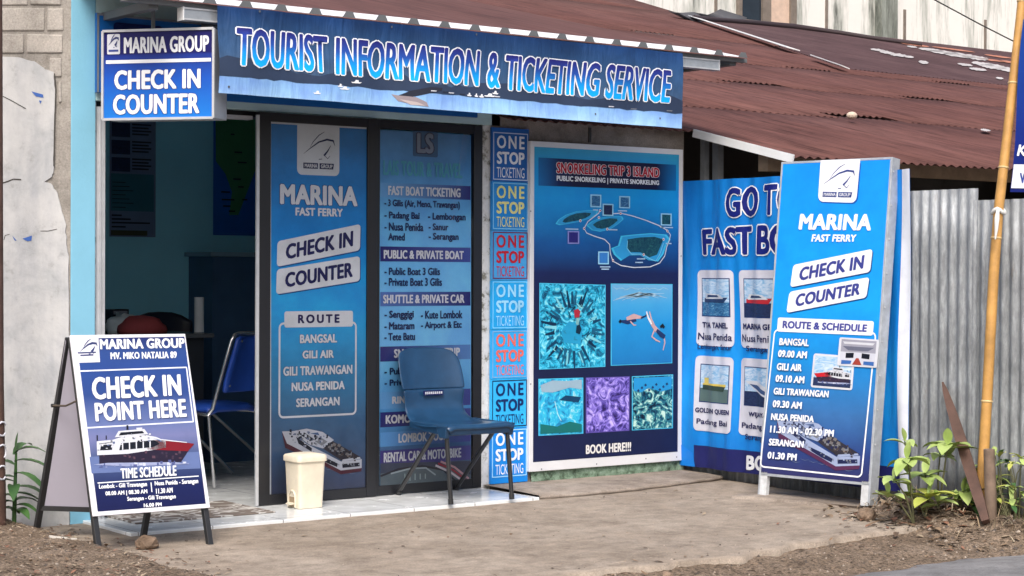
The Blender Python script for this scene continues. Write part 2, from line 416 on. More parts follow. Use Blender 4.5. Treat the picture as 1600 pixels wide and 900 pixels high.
def earth_mat():
    t = NT('bare_earth'); v = t.coord()
    f = t.noise(v, 5, 6, .7); g = t.noise(v, 55, 4, .7); h = t.noise(v, 160, 3, .6)
    c = t.ramp(f, [(.3, (.125, .094, .07, 1)), (.5, (.215, .167, .126, 1)), (.72, (.3, .24, .19, 1))])
    c = t.mix(.7, c, t.ramp(g, [(.36, (.03, .025, .02, 1)), (.5, (.5, .5, .5, 1)), (.68, (.9, .84, .76, 1))]), 'OVERLAY')
    c = t.mix(.4, c, t.ramp(h, [(.35, (.1, .1, .1, 1)), (.65, (.85, .85, .85, 1))]), 'OVERLAY')
    t.bump(t.mix(.5, g, h), .9, .02)
    return t.fin(c, .95, 0, .1)
def concrete_mat(name, a, b, c_, streak=True):
    t = NT(name); v = t.coord()
    f = t.noise(v, 1.6, 6, .65, .4); g = t.noise(v, 9, 5, .7); h = t.noise(v, 120, 4, .7)
    c = t.ramp(f, [(.3, a), (.5, b), (.7, c_)])
    c = t.mix(.75, c, t.ramp(g, [(.3, (.3, .29, .28, 1)), (.5, (.5, .5, .5, 1)), (.72, (.66, .65, .64, 1))]), 'OVERLAY')
    if streak:
        v2 = t.coord(scale=(1.6, 6, 1)); s_ = t.noise(v2, 3.6, 6, .78, .5)
        c = t.mix(.8, c, t.ramp(s_, [(.28, (.26, .24, .22, 1)), (.44, (.5, .5, .5, 1)), (.6, (.52, .52, .52, 1)), (.7, (.82, .8, .78, 1))]), 'OVERLAY')
        fl = t.noise(t.coord(scale=(1, 2.4, 1)), 26, 3, .6); c = t.mix(t.ramp(fl, [(.66, (0, 0, 0, 1)), (.71, (.6, .6, .6, 1))]), c, (.42, .36, .29, 1))
        fd = t.noise(t.coord(scale=(1, 2, 1), loc=(4, 7, 0)), 19, 4, .6); c = t.mix(t.ramp(fd, [(.68, (0, 0, 0, 1)), (.74, (.7, .7, .7, 1))]), c, (.075, .055, .042, 1))
    c = t.mix(.4, c, t.ramp(h, [(.3, (.2, .2, .2, 1)), (.7, (.8, .8, .8, 1))]), 'OVERLAY')
    t.bump(t.mix(.5, g, h), .35, .008)
    return t.fin(c, .9, 0, .2)
EARTH = earth_mat()
APRON = concrete_mat('dusty_concrete', (.23, .19, .15, 1), (.29, .245, .2, 1), (.345, .298, .248, 1))
LEDGE = concrete_mat('pale_concrete', (.19, .16, .132, 1), (.26, .222, .19, 1), (.33, .29, .25, 1))
ASPH = concrete_mat('asphalt', (.15, .15, .155, 1), (.21, .21, .215, 1), (.27, .27, .27, 1), False)

def axis(lo, hi, a, b, step, far):
    out = []; x = a
    while x <= b: out.append(x); x += step
    d = step; x = b
    while x < hi: d *= 1.5; x = min(hi, x + d); out.append(x)
    d = step; x = a
    while x > lo: d *= 1.5; x = max(lo, x - d); out.insert(0, x)
    return out
xs = axis(-160, 160, -2.4, 4.6, .03, 0); ys = axis(-160, 160, -3.7, .6, .03, 0)
g = MB(); g.grid([[(x, y, gz(x, y)) for x in xs] for y in ys], EARTH)
kind(g.build('ground'))
g = MB(); xr = [-70 + i * 2 for i in range(34)] + [-2 + .06 * i for i in range(130)] + [6 + 2 * i for i in range(34)]
rows = []
for k, yy in enumerate((-11.5, -9.5, -7, -5, -4, -3.6, -3.2, None)):
    rows.append([(x, yy if yy is not None else -2.98 + .09 * fbm(x, 1, 2.2, 4), (-.086 if yy is not None else -.112) + .003 * fbm(x, yy or -3, 1)) for x in xr])
g.grid(rows, ASPH); kind(g.build('road'))
# concrete apron before the shop: a thin slab with a broken front edge
g = MB(); xa = [-1.7 + .045 * i for i in range(107)]; rows = []
for k in range(34):
    t_ = k / 33; row = []
    for x in xa:
        yf = -2.53 + .07 * fbm(x, 0, 1.3, 4) + .035 * fbm(x, 5, 6, 3) + .12 * sst(.8, 2.3, x) + .9 * sst(2.6, 3.1, x)
        y = yf * t_; row.append((x, y, apz(x, y)))
    rows.append(row)
rows.append([(p[0], p[1] - .012, p[2] - .05) for p in rows[-1]])
g.grid(rows, APRON); kind(g.build('concrete_apron'))
# raised strip of older concrete under the snorkelling poster, cracked along its front
g = MB(); top = []; n = 46
front = [(1.512 + (3.072 - 1.512) * i / n) for i in range(n + 1)]
fy = [-.55 - .12 * math.sin(PI * i / n * .55) * (1 - i / n) + .16 * (i / n) ** 1.5 + .014 * fbm(front[i], 2, 7, 3) for i in range(n + 1)]
r0 = [(x, .02, .016) for x in front]; r1 = [(x, (y + .02) * .5, .013 + .004 * fbm(x, y, 4)) for x, y in zip(front, fy)]
r2 = [(x, y + .015, .006 + .005 * fbm(x, 1, 9)) for x, y in zip(front, fy)]; r3 = [(x, y, -.006) for x, y in zip(front, fy)]
r4 = [(x, y + .03, -.03) for x, y in zip(front, fy)]
g.grid([r0, r1, r2, r3, r4], LEDGE); kind(g.build('concrete_ledge'))
g = MB()   # worn pale patch of concrete by the leaning sign's feet
pts = [(2.62, -1.0), (2.78, -1.12), (2.95, -1.45), (3.04, -1.8), (2.98, -1.95), (2.84, -1.9), (2.72, -1.55), (2.6, -1.2), (2.5, -1.06)]
g.add([(x, y, apz(x, y) + .014 + .004 * fbm(x, y, 5)) for x, y in pts] + [(x + .03 * (1 if x > 2.75 else -1), y - .02, apz(x, y) - .01) for x, y in pts],
      [list(range(9))] + [(i, (i + 1) % 9, 9 + (i + 1) % 9, 9 + i) for i in range(9)], LEDGE)
kind(g.build('concrete_patch'))

# ------------------------------------------------------------------ the ticket shop
PILLAR = plain('sky_blue_paint', (.235, .55, .74, 1), .7, var=.06, sc=3, bump=.15, bsc=60)
LINT = plain('grey_green_paint', (.46, .64, .66, 1), .7, var=.08, sc=4, bump=.1)
BLACKAL = plain('black_aluminium', (.012, .013, .017, 1), .35, var=.1)
SILVER = plain('worn_silver_aluminium', (.55, .57, .6, 1), .45, .35, var=.12, sc=12)
TILE = NT('glossy_white_tile'); v = TILE.coord(); 
bk = TILE.n('TexBrick'); bk.inputs['Scale'].default_value = 1; bk.offset = 0; bk.inputs['Brick Width'].default_value = .4; bk.inputs['Row Height'].default_value = .4
bk.inputs['Mortar Size'].default_value = .003; bk.inputs['Color1'].default_value = (.76, .79, .81, 1); bk.inputs['Color2'].default_value = (.74, .78, .8, 1); bk.inputs['Mortar'].default_value = (.3, .31, .32, 1)
TILE.l(v, bk.inputs['Vector'])
tc = TILE.mix(.15, bk.outputs[0], TILE.ramp(TILE.noise(v, 3.5, 6, .7), [(.35, (.42, .4, .37, 1)), (.6, (.55, .55, .55, 1))]), 'OVERLAY')
TILE = TILE.fin(tc, TILE.ramp(TILE.noise(v, 8, 4), [(.3, (.1, .1, .1, 1)), (.7, (.3, .3, .3, 1))]), 0, .5)
ROOMP = plain('teal_room_paint', (.3, .74, .97, 1), .7, var=.06, sc=2)
CEIL = plain('pale_ceiling_board', (.6, .6, .58, 1), .8, var=.05)
CONC = concrete_mat('raw_wall_render', (.16, .14, .12, 1), (.24, .21, .185, 1), (.32, .29, .26, 1), False)
PEEL = NT('peeling_white_render'); v = PEEL.coord()
f = PEEL.noise(v, 18, 6, .7)
PEEL.bump(f, .6, .015)
PEEL = PEEL.fin(PEEL.ramp(f, [(.36, (.2, .2, .17, 1)), (.46, (.6, .62, .63, 1)), (.7, (.72, .74, .76, 1))]), .85)
MOSS = NT('mossy_green_base'); v = MOSS.coord()
f = MOSS.noise(v, 22, 6, .75); MOSS.bump(f, .8, .02)
MOSS = MOSS.fin(MOSS.ramp(f, [(.34, (.035, .05, .03, 1)), (.5, (.17, .27, .19, 1)), (.66, (.32, .44, .35, 1))]), .9)
def rust_mat(name, a, b, c_, sc=1.0):
    t = NT(name); v = t.coord(scale=(1, .22, 1)); f = t.noise(v, 1.1 * sc, 6, .7)
    v2 = t.coord(scale=(5, .5, 1)); g_ = t.noise(v2, 2.5 * sc, 5, .75)
    c = t.ramp(f, [(.3, a), (.52, b), (.72, c_)])
    c = t.mix(.9, c, t.ramp(g_, [(.28, (.16, .13, .13, 1)), (.5, (.5, .5, .5, 1)), (.75, (.76, .74, .72, 1))]), 'OVERLAY')
    v3 = t.coord(scale=(1, 1, 1)); h = t.noise(v3, 9, 4, .7)
    c = t.mix(t.ramp(h, [(.66, (0, 0, 0, 1)), (.74, (.55, .55, .55, 1))]), c, (.07, .03, .025, 1))
    t.bump(f, .2, .01)
    return t.fin(c, .75, 0, .25)
RUST = rust_mat('rusted_red_roof_paint', (.086, .036, .031, 1), (.112, .05, .044, 1), (.14, .068, .061, 1))
RUST2 = rust_mat('faded_purple_roof_paint', (.055, .031, .033, 1), (.075, .042, .045, 1), (.105, .065, .067, 1))
WHITEROOF = plain('white_roof_sheet', (.82, .85, .88, 1), .4, var=.05)
STEELG = plain('galvanised_steel', (.42, .46, .5, 1), .4, .5, var=.15, sc=14)
SOFFIT = plain('grey_underside', (.12, .13, .14, 1), .6, var=.1)

shop = thing('ticket_shop', 'small light blue ticket shop with black glass door and rusty awning roof', 'shop', (.25, .3, 0))
b = MB(); b.box((-1.06, 0, -.1), (-.925, .24, 2.68), PILLAR); b.build('pillar', shop, bevel=.006)
b = MB(); b.box((-.925, .02, 0), (-.915, .2, 2.12), PEEL)
b.box((-.915, .012, 0), (-.872, .07, 2.095), SILVER); b.box((-.9, .004, 0), (-.893, .012, 2.095), SILVER); b.box((-.882, .004, 0), (-.872, .012, 2.095), SILVER)
b.box((-.872, .012, 2.075), (-.02, .07, 2.095), SILVER); b.build('opening_frame', shop)
b = MB(); b.box((-.925, .0, 2.125), (1.62, .2, 2.66), LINT); b.build('lintel', shop)
b = MB(); b.box((-.915, .07, 2.095), (1.5, .2, 2.125), BLACKAL); b.build('door_track', shop)
# tiled floor and front step
b = MB(); b.box((-.99, -.555, -.035), (1.497, 2.6, 0), TILE); b.box((1.497, .2, -.035), (3.05, 2.6, 0), TILE); b.build('tiled_floor', shop, bevel=.004)
b = MB(); b.box((1.497, .005, -.05), (1.56, .2, 2.125), PEEL); b.build('door_post', shop, bevel=.004)
b = MB(); b.box((1.56, .0, -.05), (3.075, .2, 2.19), CONC); b.box((2.29, -.006, 2.06), (2.31, 0, 2.15), plain('dark_seam', (.03, .027, .025, 1)))
b.build('front_wall', shop)
b = MB(); n = 60; rows = []
for zz, yy in ((-.02, -.022), (.02, -.028), (.06, -.024), (.1, -.012)):
    rows.append([(1.84 + 1.22 * i / n, yy + .008 * fbm(1.84 + 1.22 * i / n, zz * 9, 14, 3), zz) for i in range(n + 1)])
b.grid(rows, MOSS); b.build('mossy_base', shop)
b = MB(); T = .1
b.box((-1.05, 2.5, 0), (3.05, 2.6, 2.7), ROOMP); b.box((-1.05, .24, 0), (-.925, 2.5, 2.7), ROOMP); b.box((2.95, .2, 0), (3.05, 2.5, 2.7), ROOMP)
b.box((-.925, .2, 0), (-.915, .24, 2.7), ROOMP); b.box((1.5, .2, 0), (2.95, .212, 2.6), ROOMP); b.build('room_wall', shop)
b = MB(); b.box((-.92, .2, 2.6), (2.95, 2.5, 2.65), CEIL); b.build('ceiling', shop)
# awning roof of trapezoid sheet; red on top, its front end left white
def trap(x):
    p = (x + .05) % .2
    if p < .1 or p > .2: return 0
    d = abs(p - .15); return .03 * (1 - max(0, min(1, (d - .012) / .016)))
SL = .2336
def azz(y): return 2.578 + SL * (y + .6)
xt = []
k = -1.15
while k < 3.08:
    for q in (0, .022, .038, .062, .078): xt.append(k + .1 + q - .05 + .05)
    k += .2
xt = [x for x in xt if x < 3.1]
b = MB(); b.grid([[(x, y, azz(y) + trap(x) + .0015) for x in xt] for y in (-.24, 1.5, 4.2)], RUST, smooth=False)
ar = b.build('awning_roof', shop, solid=.002)
b = MB(); b.grid([[(x, y, azz(y) + trap(x)) for x in xt] for y in (-.62, -.2)], WHITEROOF, smooth=False)
b.build('white_eave_sheet', ar, solid=.002)
b = MB()
for i in range(len(xt) // 5):
    q = xt[i * 5:i * 5 + 5]
    if len(q) == 5: b = MB(); b.poly([(q[0], -.623, azz(-.62) - .002), (q[4], -.623, azz(-.62) - .002), (q[3], -.623, azz(-.62) + .03), (q[1], -.623, azz(-.62) + .03)], SOFFIT); b.build('rib_end_shade', ar)  # flat dark face stands for the shade inside the open rib
b = MB(); b.box((-1.05, -.585, 2.548), (3.06, -.555, 2.572), SOFFIT)
for x in [-.9 + .55 * i for i in range(8)]: b.box((x, -.55, azz(-.6) - .05), (x + .05, .0, azz(-.6) - .01), SOFFIT)
b.build('eave_purlin', ar)
b = MB(); bx0, bx1 = -.735, 2.82   # hollow steel beam the banner is tied to
for lo, hi in (((bx0, -.592, 2.485), (bx1, -.584, 2.546)), ((bx0, -.584, 2.54), (bx1, -.53, 2.546)), ((bx0, -.584, 2.485), (bx1, -.53, 2.491))): b.box(lo, hi, STEELG)
b.box((bx0, -.597, 2.485), (bx1, -.592, 2.493), SILVER); b.box((bx0, -.597, 2.538), (bx1, -.592, 2.546), SILVER)
b.box((bx1, -.597, 2.483), (bx1 + .004, -.53, 2.548), SILVER); b.box((bx0 - .004, -.597, 2.483), (bx0, -.53, 2.548), WHITEROOF)
b.build('steel_beam', shop)

# sliding glass door of two panels, each backed by a printed sheet
def gradient(name, v0, v1, *st, **k): return grad(name, [(p, rgb(*c)) for p, c in st], v0, v1, **k)
def door_panel(label, x0, x1, y, s1=.07):
    d = MB(); z1 = 2.118; s2, tp, bt = .062, .05, .058
    d.box((x0, y, .004), (x0 + s1, y + .045, z1), BLACKAL); d.box((x1 - s2, y, .004), (x1, y + .045, z1), BLACKAL)
    d.box((x0 + s1, y + .002, z1 - tp), (x1 - s2, y + .043, z1), BLACKAL); d.box((x0 + s1, y + .002, .004), (x1 - s2, y + .043, bt), BLACKAL)
    o = d.build('door_panel', shop, bevel=.003); o['label'] = label
    return o
d1 = door_panel('door panel with blue check in counter print', .004, .752, -.02)
d2 = door_panel('door panel with pale blue service list print', .754, 1.495, .0, .03)
b = MB(); b.box((-.016, -.024, .004), (.002, -.012, 2.1), SILVER); b.build('edge_strip', d1)

DOFF = ink(200, 206, 216)
_g = NT('door_glass'); _f = _g.n('Fresnel'); _f.inputs[0].default_value = 1.22; _t = _g.n('BsdfTransparent'); _t.inputs[0].default_value = (1, 1, 1, 1); _r = _g.n('BsdfGlossy'); _r.inputs['Roughness'].default_value = .02
_m = _g.n('MixShader'); _g.l(_f.outputs[0], _m.inputs[0]); _g.l(_t.outputs[0], _m.inputs[1]); _g.l(_r.outputs[0], _m.inputs[2])
_g.l(_m.outputs[0], [n for n in _g.t.nodes if n.type == 'OUTPUT_MATERIAL'][0].inputs[0]); GLASS = _g.m
sh = Sheet((.0, -.004, 0), (1, 0, 0), (0, 0, 1))
P1 = [(421, 190), (577, 199), (577, 764), (421, 778)]
vb, vt = sh.px(500, 770)[1], sh.px(500, 195)[1]
BG1 = gradient('blue_sea_print', vb, vt, (0, (60, 68, 96)), (.2, (58, 92, 136)), (.34, (42, 126, 186)), (.5, (24, 146, 222)), (.68, (12, 116, 204)), (1, (18, 102, 182)), rough=.3, noise=.12, nsc=5)
sh.poly('print', P1, DOFF, .0)
sh.poly('print', [(423.5, 193), (575, 202), (575, 761), (423.5, 775)], BG1, .001)
q = sh.rect(464, 192, 530, 274); sh.rrect('logo', q, DOFF, .03, .002, round_top=False); logo_marks(sh, 'logo', sh.rect(466, 198, 529, 273), ink(18, 34, 82), z=.003)
sh.t('lettering', 'MARINA', 437, 289, 558, 321, DOFF, bold=.05, outline=ink(12, 62, 130), ow=.03)
sh.t('lettering', 'FAST FERRY', 461, 325, 535, 338, DOFF, bold=.04, outline=ink(12, 62, 130), ow=.02)
def tilted(sh, bx, txt, fill, tx, k=.045):
    q = sh.quad(bx); sh.rrect('lettering', [(u + (.006), v - .006) for u, v in q], ink(10, 60, 132), .02, .002)
    sh.rrect('lettering', q, fill, .02, .003)
    a, b_, c, d = q
    L = lambda s_, t_: sh.bil(q, s_, t_)
    sh.text('lettering', txt, [L(.1, .82), L(.91, .82), L(.91, .2), L(.1, .2)], tx, bold=k)
tilted(sh, [(433, 377), (563, 350), (562, 391), (432, 417)], 'CHECK IN', DOFF, NAVY)
tilted(sh, [(432, 421), (562, 400), (562, 439), (431, 460)], 'COUNTER', DOFF, NAVY)
sh.rrect('lettering', sh.rect(435, 503, 557, 651), DOFF, .03, .002, line=.011)
sh.rrect('lettering', sh.rect(444, 486, 551, 511), DOFF, .012, .003)
sh.t('lettering', 'ROUTE', 465, 491, 530, 505, NAVY, bold=.05, space=1.35)
for st, a, b0, c, d in (('BANGSAL', 468, 522, 526, 536), ('GILI AIR', 472, 547, 521, 560), ('GILI TRAWANGAN', 442, 571, 550, 586), ('NUSA PENIDA', 455, 596, 538, 610), ('SERANGAN', 462, 621, 530, 635)):
    sh.t('lettering', st, a, b0, c, d, DOFF, bold=.045, outline=ink(20, 60, 120), ow=.03)
ferry_high(sh, 'picture', sh.quad([(440, 672), (565, 675), (565, 741), (440, 741)]), .0045, ink(176, 182, 196), ink(20, 26, 44), ink(74, 34, 50))
sh.done(d1)
b = MB(); b.box((.072, -.0135, .06), (.692, -.0105, 2.07), GLASS); b.build('glass_pane', d1)

sh = Sheet((.754, .008, 0), (1, 0, 0), (0, 0, 1))
vb, vt = sh.px(665, 768)[1], sh.px(665, 207)[1]
BG2 = gradient('pale_blue_print', vb, vt, (0, (74, 102, 124)), (.12, (58, 90, 140)), (.2, (64, 130, 200)), (.4, (108, 178, 234)), (.75, (90, 162, 224)), (.9, (66, 128, 196)), (1, (70, 124, 188)), rough=.3, noise=.12, nsc=4)
sh.poly('print', [(593, 203), (736, 211), (736, 753), (593, 768)], BG2, 0)
def band(y0, y1, lo, hi, x0=594, x1=735): sh.put('print', sh.rect(x0, y0, x1, y1), [(3, 2, 1, 0)], gradient('band', sh.px(x0, 400)[0], sh.px(x1, 400)[0], (0, lo), (1, hi), axis=0), .001)
LB, PU, NV = (92, 150, 214), (58, 50, 124), (34, 36, 108)
band(288, 310, LB, (44, 44, 116)); band(386, 409, NV, (52, 62, 150)); band(456, 478, (70, 100, 180), NV)
band(540, 563, (40, 38, 110), (80, 120, 190)); band(641, 664, NV, (60, 60, 140), 594, 735); band(610, 636, LB, (56, 56, 140)); band(672, 694, (80, 140, 210), (62, 60, 140)); band(700, 723, PU, (70, 64, 140))
sh.t('logo', 'LS', 651, 208, 677, 240, ink(120, 132, 156), bold=.05, outline=ink(44, 52, 84), ow=.06)
sh.rrect('logo', sh.rect(645, 204, 684, 245), ink(50, 84, 132), .01, .001)
sh.t('lettering', 'LAIS TOUR & TRAVEL', 598, 252, 722, 277, ink(64, 150, 180), bold=.045)
WT = ink(196, 202, 214)
for st, a, b0, c, d in (('FAST BOAT TICKETING', 606, 292, 719, 307), ('PUBLIC & PRIVATE BOAT', 599, 391, 724, 405), ('SHUTTLE & PRIVATE CAR', 598, 460, 725, 474),
                        ('SNORKELING TRIP', 615, 544, 718, 558), ('RINJANI TREKKING', 612, 617, 722, 632), ('KOMODO TOUR', 602, 646, 700, 660), ('LOMBOK TOUR', 622, 675, 699, 690), ('RENTAL CAR & MOTORBIKE', 599, 703, 720, 719)):
    sh.t('lettering', st, a, b0, c, d, WT, bold=.045)
TX = ink(26, 44, 92)
for st, a, b0, c, d in (('- 3 Gilis (Air, Meno, Trawangan)', 600, 313, 718, 327), ('- Padang Bai', 600, 331, 655, 345), ('- Lembongan', 668, 333, 727, 347), ('- Nusa Penida', 600, 348, 661, 361), ('- Sanur', 669, 349, 700, 360),
                        ('Amed', 606, 364, 632, 376), ('- Serangan', 669, 364, 716, 378), ('- Public Boat 3 Gilis', 600, 418, 687, 430), ('- Private Boat 3 Gilis', 600, 434, 690, 447), ('- Senggigi', 600, 485, 646, 500), ('- Kute Lombok', 657, 485, 722, 498),
                        ('- Mataram', 600, 503, 647, 515), ('- Airport & Etc', 657, 502, 721, 516), ('- Tete Batu', 600, 520, 648, 532), ('- Public Trip', 600, 574, 664, 588), ('- Private Trip', 600, 592, 668, 605)):
    sh.t('lettering', st, a, b0, c, d, TX, bold=.025)
sh.poly('picture', [(594, 724), (735, 720), (735, 753), (594, 767)], ink(62, 70, 92), .0015)
sh.poly('picture', [(594, 740), (640, 733), (690, 728), (735, 741), (735, 753), (594, 767)], ink(88, 102, 112), .002)
sh.stroke('picture', [(594, 744), (622, 733), (660, 728), (692, 734), (712, 752)], .012, ink(44, 46, 58), .003)
for k, c in enumerate((ink(190, 150, 160), ink(150, 50, 70), ink(205, 200, 210))):
    sh.stroke('picture', [(688 - 4 * k, 721 + 3 * k), (710 - 3 * k, 730 + 4 * k), (732 - 3 * k, 748 + 3 * k)], .012, c, .0035)
sh.stroke('picture', [(610, 740), (640, 732), (665, 731), (680, 742)], .009, ink(150, 165, 175), .004)
for k in range(5): sh.stroke('picture', [(632 + 8 * k, 740), (632 + 8 * k, 752 - k)], .008, ink(140, 160, 165), .004)
sh.done(d2)
b = MB(); b.box((.783, .0005, .06), (1.435, .0025, 2.07), GLASS); b.build('glass_pane', d2)

# ------------------------------------------------------------------ roofed house to the right
R0Y, R0Z = -.969, 1.957
def rz(y): return R0Z + SL * (y - R0Y)
PIT = .076
def corr(x): return .0075 * math.sin(2 * PI * x / PIT)
def sheet(b, x0, x1, lo, hi, m, up=0, nrow=3, step=PIT / 8, lap=0):
    n = max(2, int((x1 - x0) / step)); cols = []
    for i in range(n + 1):
        x = x0 + (x1 - x0) * i / n; a, c = lo(x), hi(x)
        if c < a: c = a
        cols.append([(x, a + (c - a) * k / nrow, rz(a + (c - a) * k / nrow) + corr(x) + up + lap * (1 - k / nrow)) for k in range(nrow + 1)])
    b.grid(cols, m)
house = thing('roofed_shed', 'low shed under a huge rusty red corrugated roof beside the ticket shop', 'shed', (7, 4, 0))
b = MB(); rows_y = [R0Y, 1.35, 3.5, 5.9, 9.5, 16.2]
for k in range(5):
    sheet(b, 3.074, 32, (lambda x: R0Y + .012 * fbm(x, 0, 8)) if k == 0 else (lambda x, k=k: rows_y[k] - .12 + .09 * fbm(x, k, .8) + (.25 if int(x / .83) % 3 == k % 3 else 0)), lambda x, k=k: rows_y[k + 1], RUST, lap=.0 if k == 0 else .006)
sheet(b, 1.6, 3.074, lambda x: -.1 + .01 * fbm(x, 0, 8), lambda x: 16.2, RUST)
sheet(b, -3, 20.4, lambda x: 16.2 if x < 17.2 else 15.4 + (x - 17.2) * 1.76, lambda x: 24, RUST, nrow=1)
roof = b.build('roof', house, solid=.003)
b = MB(); sheet(b, 11.7, 32, lambda x: 6.5 - .02 * (x - 11.7), lambda x: min(16.1, 6.7 + 1.59 * (x - 11.7)), RUST2, .014); b.build('faded_roof_sheet', roof)
def on_roof(px, py, up=.05):
    r = ray(px, py); k = (R0Z + SL * (CAM.y - R0Y) + up - CAM.z) / (r.z - SL * r.y); return CAM + r * k
PALE = plain('white_flashing', (.75, .78, .8, 1), .5, var=.1, sc=3)
b = MB()
for (a, c, w) in (((1080, 27), (1240, 79), .085), ((1272, 90.5), (1321, 107.5), .05)):
    p, q = on_roof(*a), on_roof(*c); n = 10
    s_ = (q - p).cross(Vector((0, 0, 1))).normalized() * w
    rows = [[p.lerp(q, i / n) - s_, p.lerp(q, i / n) + s_ + Vector((0, 0, .04))] for i in range(n + 1)]
    b.grid(rows, PALE, smooth=False)
b.build('white_flashing', roof, solid=.01)
b = MB(); e = Vector((3.074, 0, 0))
b.obox((3.066, -.1, rz(-.1) - .012), (3.066, -.975, rz(-.975) - .012), .012, .05, PALE, (1, 0, 0)); b.build('rake_trim', roof)
b = MB(); pts = [on_roof(x, y + 1, .05) for x, y in ((1085, 28), (1130, 31), (1180, 35), (1240, 41), (1310, 50), (1380, 61), (1440, 69))]
b.tube(pts, [.06, .045, .05, .06, .045, .04, .03], plain('dark_ridge_cap', (.035, .022, .026, 1), .7), 8); b.build('ridge_cap', roof)
b = MB(); rows = []                                    # a curled dark sheet end on the ridge
for i in range(9):
    t_ = i / 8; x = 1045 + 80 * t_; y = 17 + 9 * t_ - (12 * max(0, t_ - .72) / .28 if t_ > .72 else 0) + 2 * math.sin(9 * t_)
    p = on_roof(x, y, .1); rows.append([p, p + Vector((.25, -.5, -.28 + .2 * max(0, t_ - .6)))])
b.grid(rows, plain('dark_curled_tin', (.06, .06, .07, 1), .6)); b.build('curled_sheet', roof, solid=.02)
b = MB(); PEELP = plain('bare_peeled_tin', (.46, .44, .44, 1), .6, var=.25, sc=3); OR = plain('raw_rust_streak', (.4, .16, .1, 1), .8, var=.3, sc=2)
random.seed(5)
for (x, y, w, h, mm) in [(1372, 78, 12, 1.6, 0), (1386, 82, 12, 2.2, 0), (1404, 86, 14, 2.2, 0), (1420, 88.5, 8, 1.6, 0), (1443, 97, 8, 2.2, 0), (1425, 73, 8, 1.4, 0), (1455, 78, 20, 2, 0), (1476, 82, 26, 2.6, 0), (1500, 86, 26, 3.4, 0), (1524, 90, 22, 3, 0), (1536, 100, 18, 3, 0), (1552, 104, 20, 4, 0), (1572, 108, 18, 3.4, 0),
                         (1545, 93, 26, 1.4, 1), (1560, 88, 22, 1.2, 1), (1490, 77, 34, 1, 1), (1430, 70, 22, 1.2, 1), (1508, 101, 12, 1.8, 0), (1528, 108, 14, 2, 0), (1562, 122, 6, 1.6, 0), (1580, 97, 20, 1.6, 1), (1592, 112, 10, 2.4, 0), (1540, 203, 8, 1.6, 0)]:
    U_, L_ = [], []; n = 12
    for k in range(n + 1):
        t_ = -1 + 2 * k / n; e = math.sqrt(max(0, 1 - t_ * t_)); cx, cy = x + w * t_, y + w * .13 * t_ + random.uniform(-.5, .5) * h * .3
        U_.append(on_roof(cx, cy - h * e * random.uniform(.75, 1.15) - .1, .033)); L_.append(on_roof(cx, cy + h * e * random.uniform(.75, 1.15) + .1, .033))
    b = MB(); b.poly(U_ + L_[::-1], OR if mm else PEELP); b.build('peeled_patch', roof)
DW = plain('dark_shed_board', (.05, .045, .042, 1), .9)
b = MB(); b.box((3.2, 7, -.1), (14, 7.1, 3.75), DW); b.hexa([(13.9, -.9, -.1), (14, -.9, -.1), (14, 7, -.1), (13.9, 7, -.1), (13.9, -.9, 1.94), (14, -.9, 1.94), (14, 7, 3.78), (13.9, 7, 3.78)], DW); b.box((3.12, .2, -.1), (3.2, 7, 2.2), DW); b.build('wall', house)
GP = plain('grey_post', (.2, .22, .24, 1), .7, var=.2, sc=10); WD = plain('weathered_timber', (.3, .22, .15, 1), .8, var=.25, sc=8)
for (x, y, w, z1) in ((3.2, -.06, .04, 2.14), (3.24, -.14, .05, 2.12), (3.2, -.82, .035, 1.97)):
    b = MB(); b.box((x - w / 2, y - w / 2, 0), (x + w / 2, y + w / 2, z1), GP); b.build('post', house)
b = MB(); b.box((3.17, -.66, 1.89), (3.3, -.575, 2.0), WD); b.box((3.3, -.65, 1.9), (6.5, -.585, 1.99), WD); b.build('roof_beam', house)

# corrugated iron fence running from the shop to the road
ZINC = NT('weathered_zinc'); v = ZINC.coord()
f = ZINC.noise(v, 3, 5, .7); g_ = ZINC.n('TexVoronoi'); g_.inputs['Scale'].default_value = 60; ZINC.l(v, g_.inputs['Vector'])
v2 = ZINC.coord(scale=(3, 3, .6)); h = ZINC.noise(v2, 16, 5, .75)
c = ZINC.ramp(f, [(.3, (.21, .228, .245, 1)), (.6, (.315, .34, .365, 1)), (.8, (.275, .29, .3, 1))])
c = ZINC.mix(ZINC.ramp(ZINC.noise(ZINC.coord(scale=(2, 2, .5)), 5, 6, .75, .4), [(.6, (0, 0, 0, 1)), (.72, (.5, .5, .5, 1))]), c, (.17, .12, .09, 1))
c = ZINC.mix(.8, c, ZINC.ramp(h, [(.35, (.33, .33, .33, 1)), (.52, (.5, .5, .5, 1)), (.7, (.78, .78, .78, 1))]), 'OVERLAY')
ZINC.bump(h, .3, .004)
ZINC = ZINC.fin(c, .55, .25, .5)
fence = thing('corrugated_fence', 'grey corrugated iron fence standing behind the bamboo pole', 'fence', (3.097, -1.8, 0))
def fsheet(y0, y1, z0, z1, ph, off):
    b = MB(); n = int(abs(y1 - y0) / .0068); rows = []
    for zz in [z0 + (z1 - z0) * k / 6 for k in range(7)]:
        rows.append([(3.103 + off + .0085 * math.sin(2 * PI * (y0 + (y1 - y0) * i / n) / .066 + ph) + .004 * fbm(y0 + (y1 - y0) * i / n, zz, 1.4), y0 + (y1 - y0) * i / n, zz) for i in range(n + 1)])
    b.grid(rows, ZINC); o = b.build('iron_sheet', fence, solid=.0015); return o
fsheet(0, -.82, -.02, 1.72, 0, .0); fsheet(-.8, -1.6, -.03, 1.735, 1, .004); fsheet(-1.58, -2.31, -.05, 1.725, .5, 0); fsheet(-2.27, -3.06, -.06, 1.66, 2, .006); fsheet(-3.04, -3.12, -.06, 1.65, 1, 0)
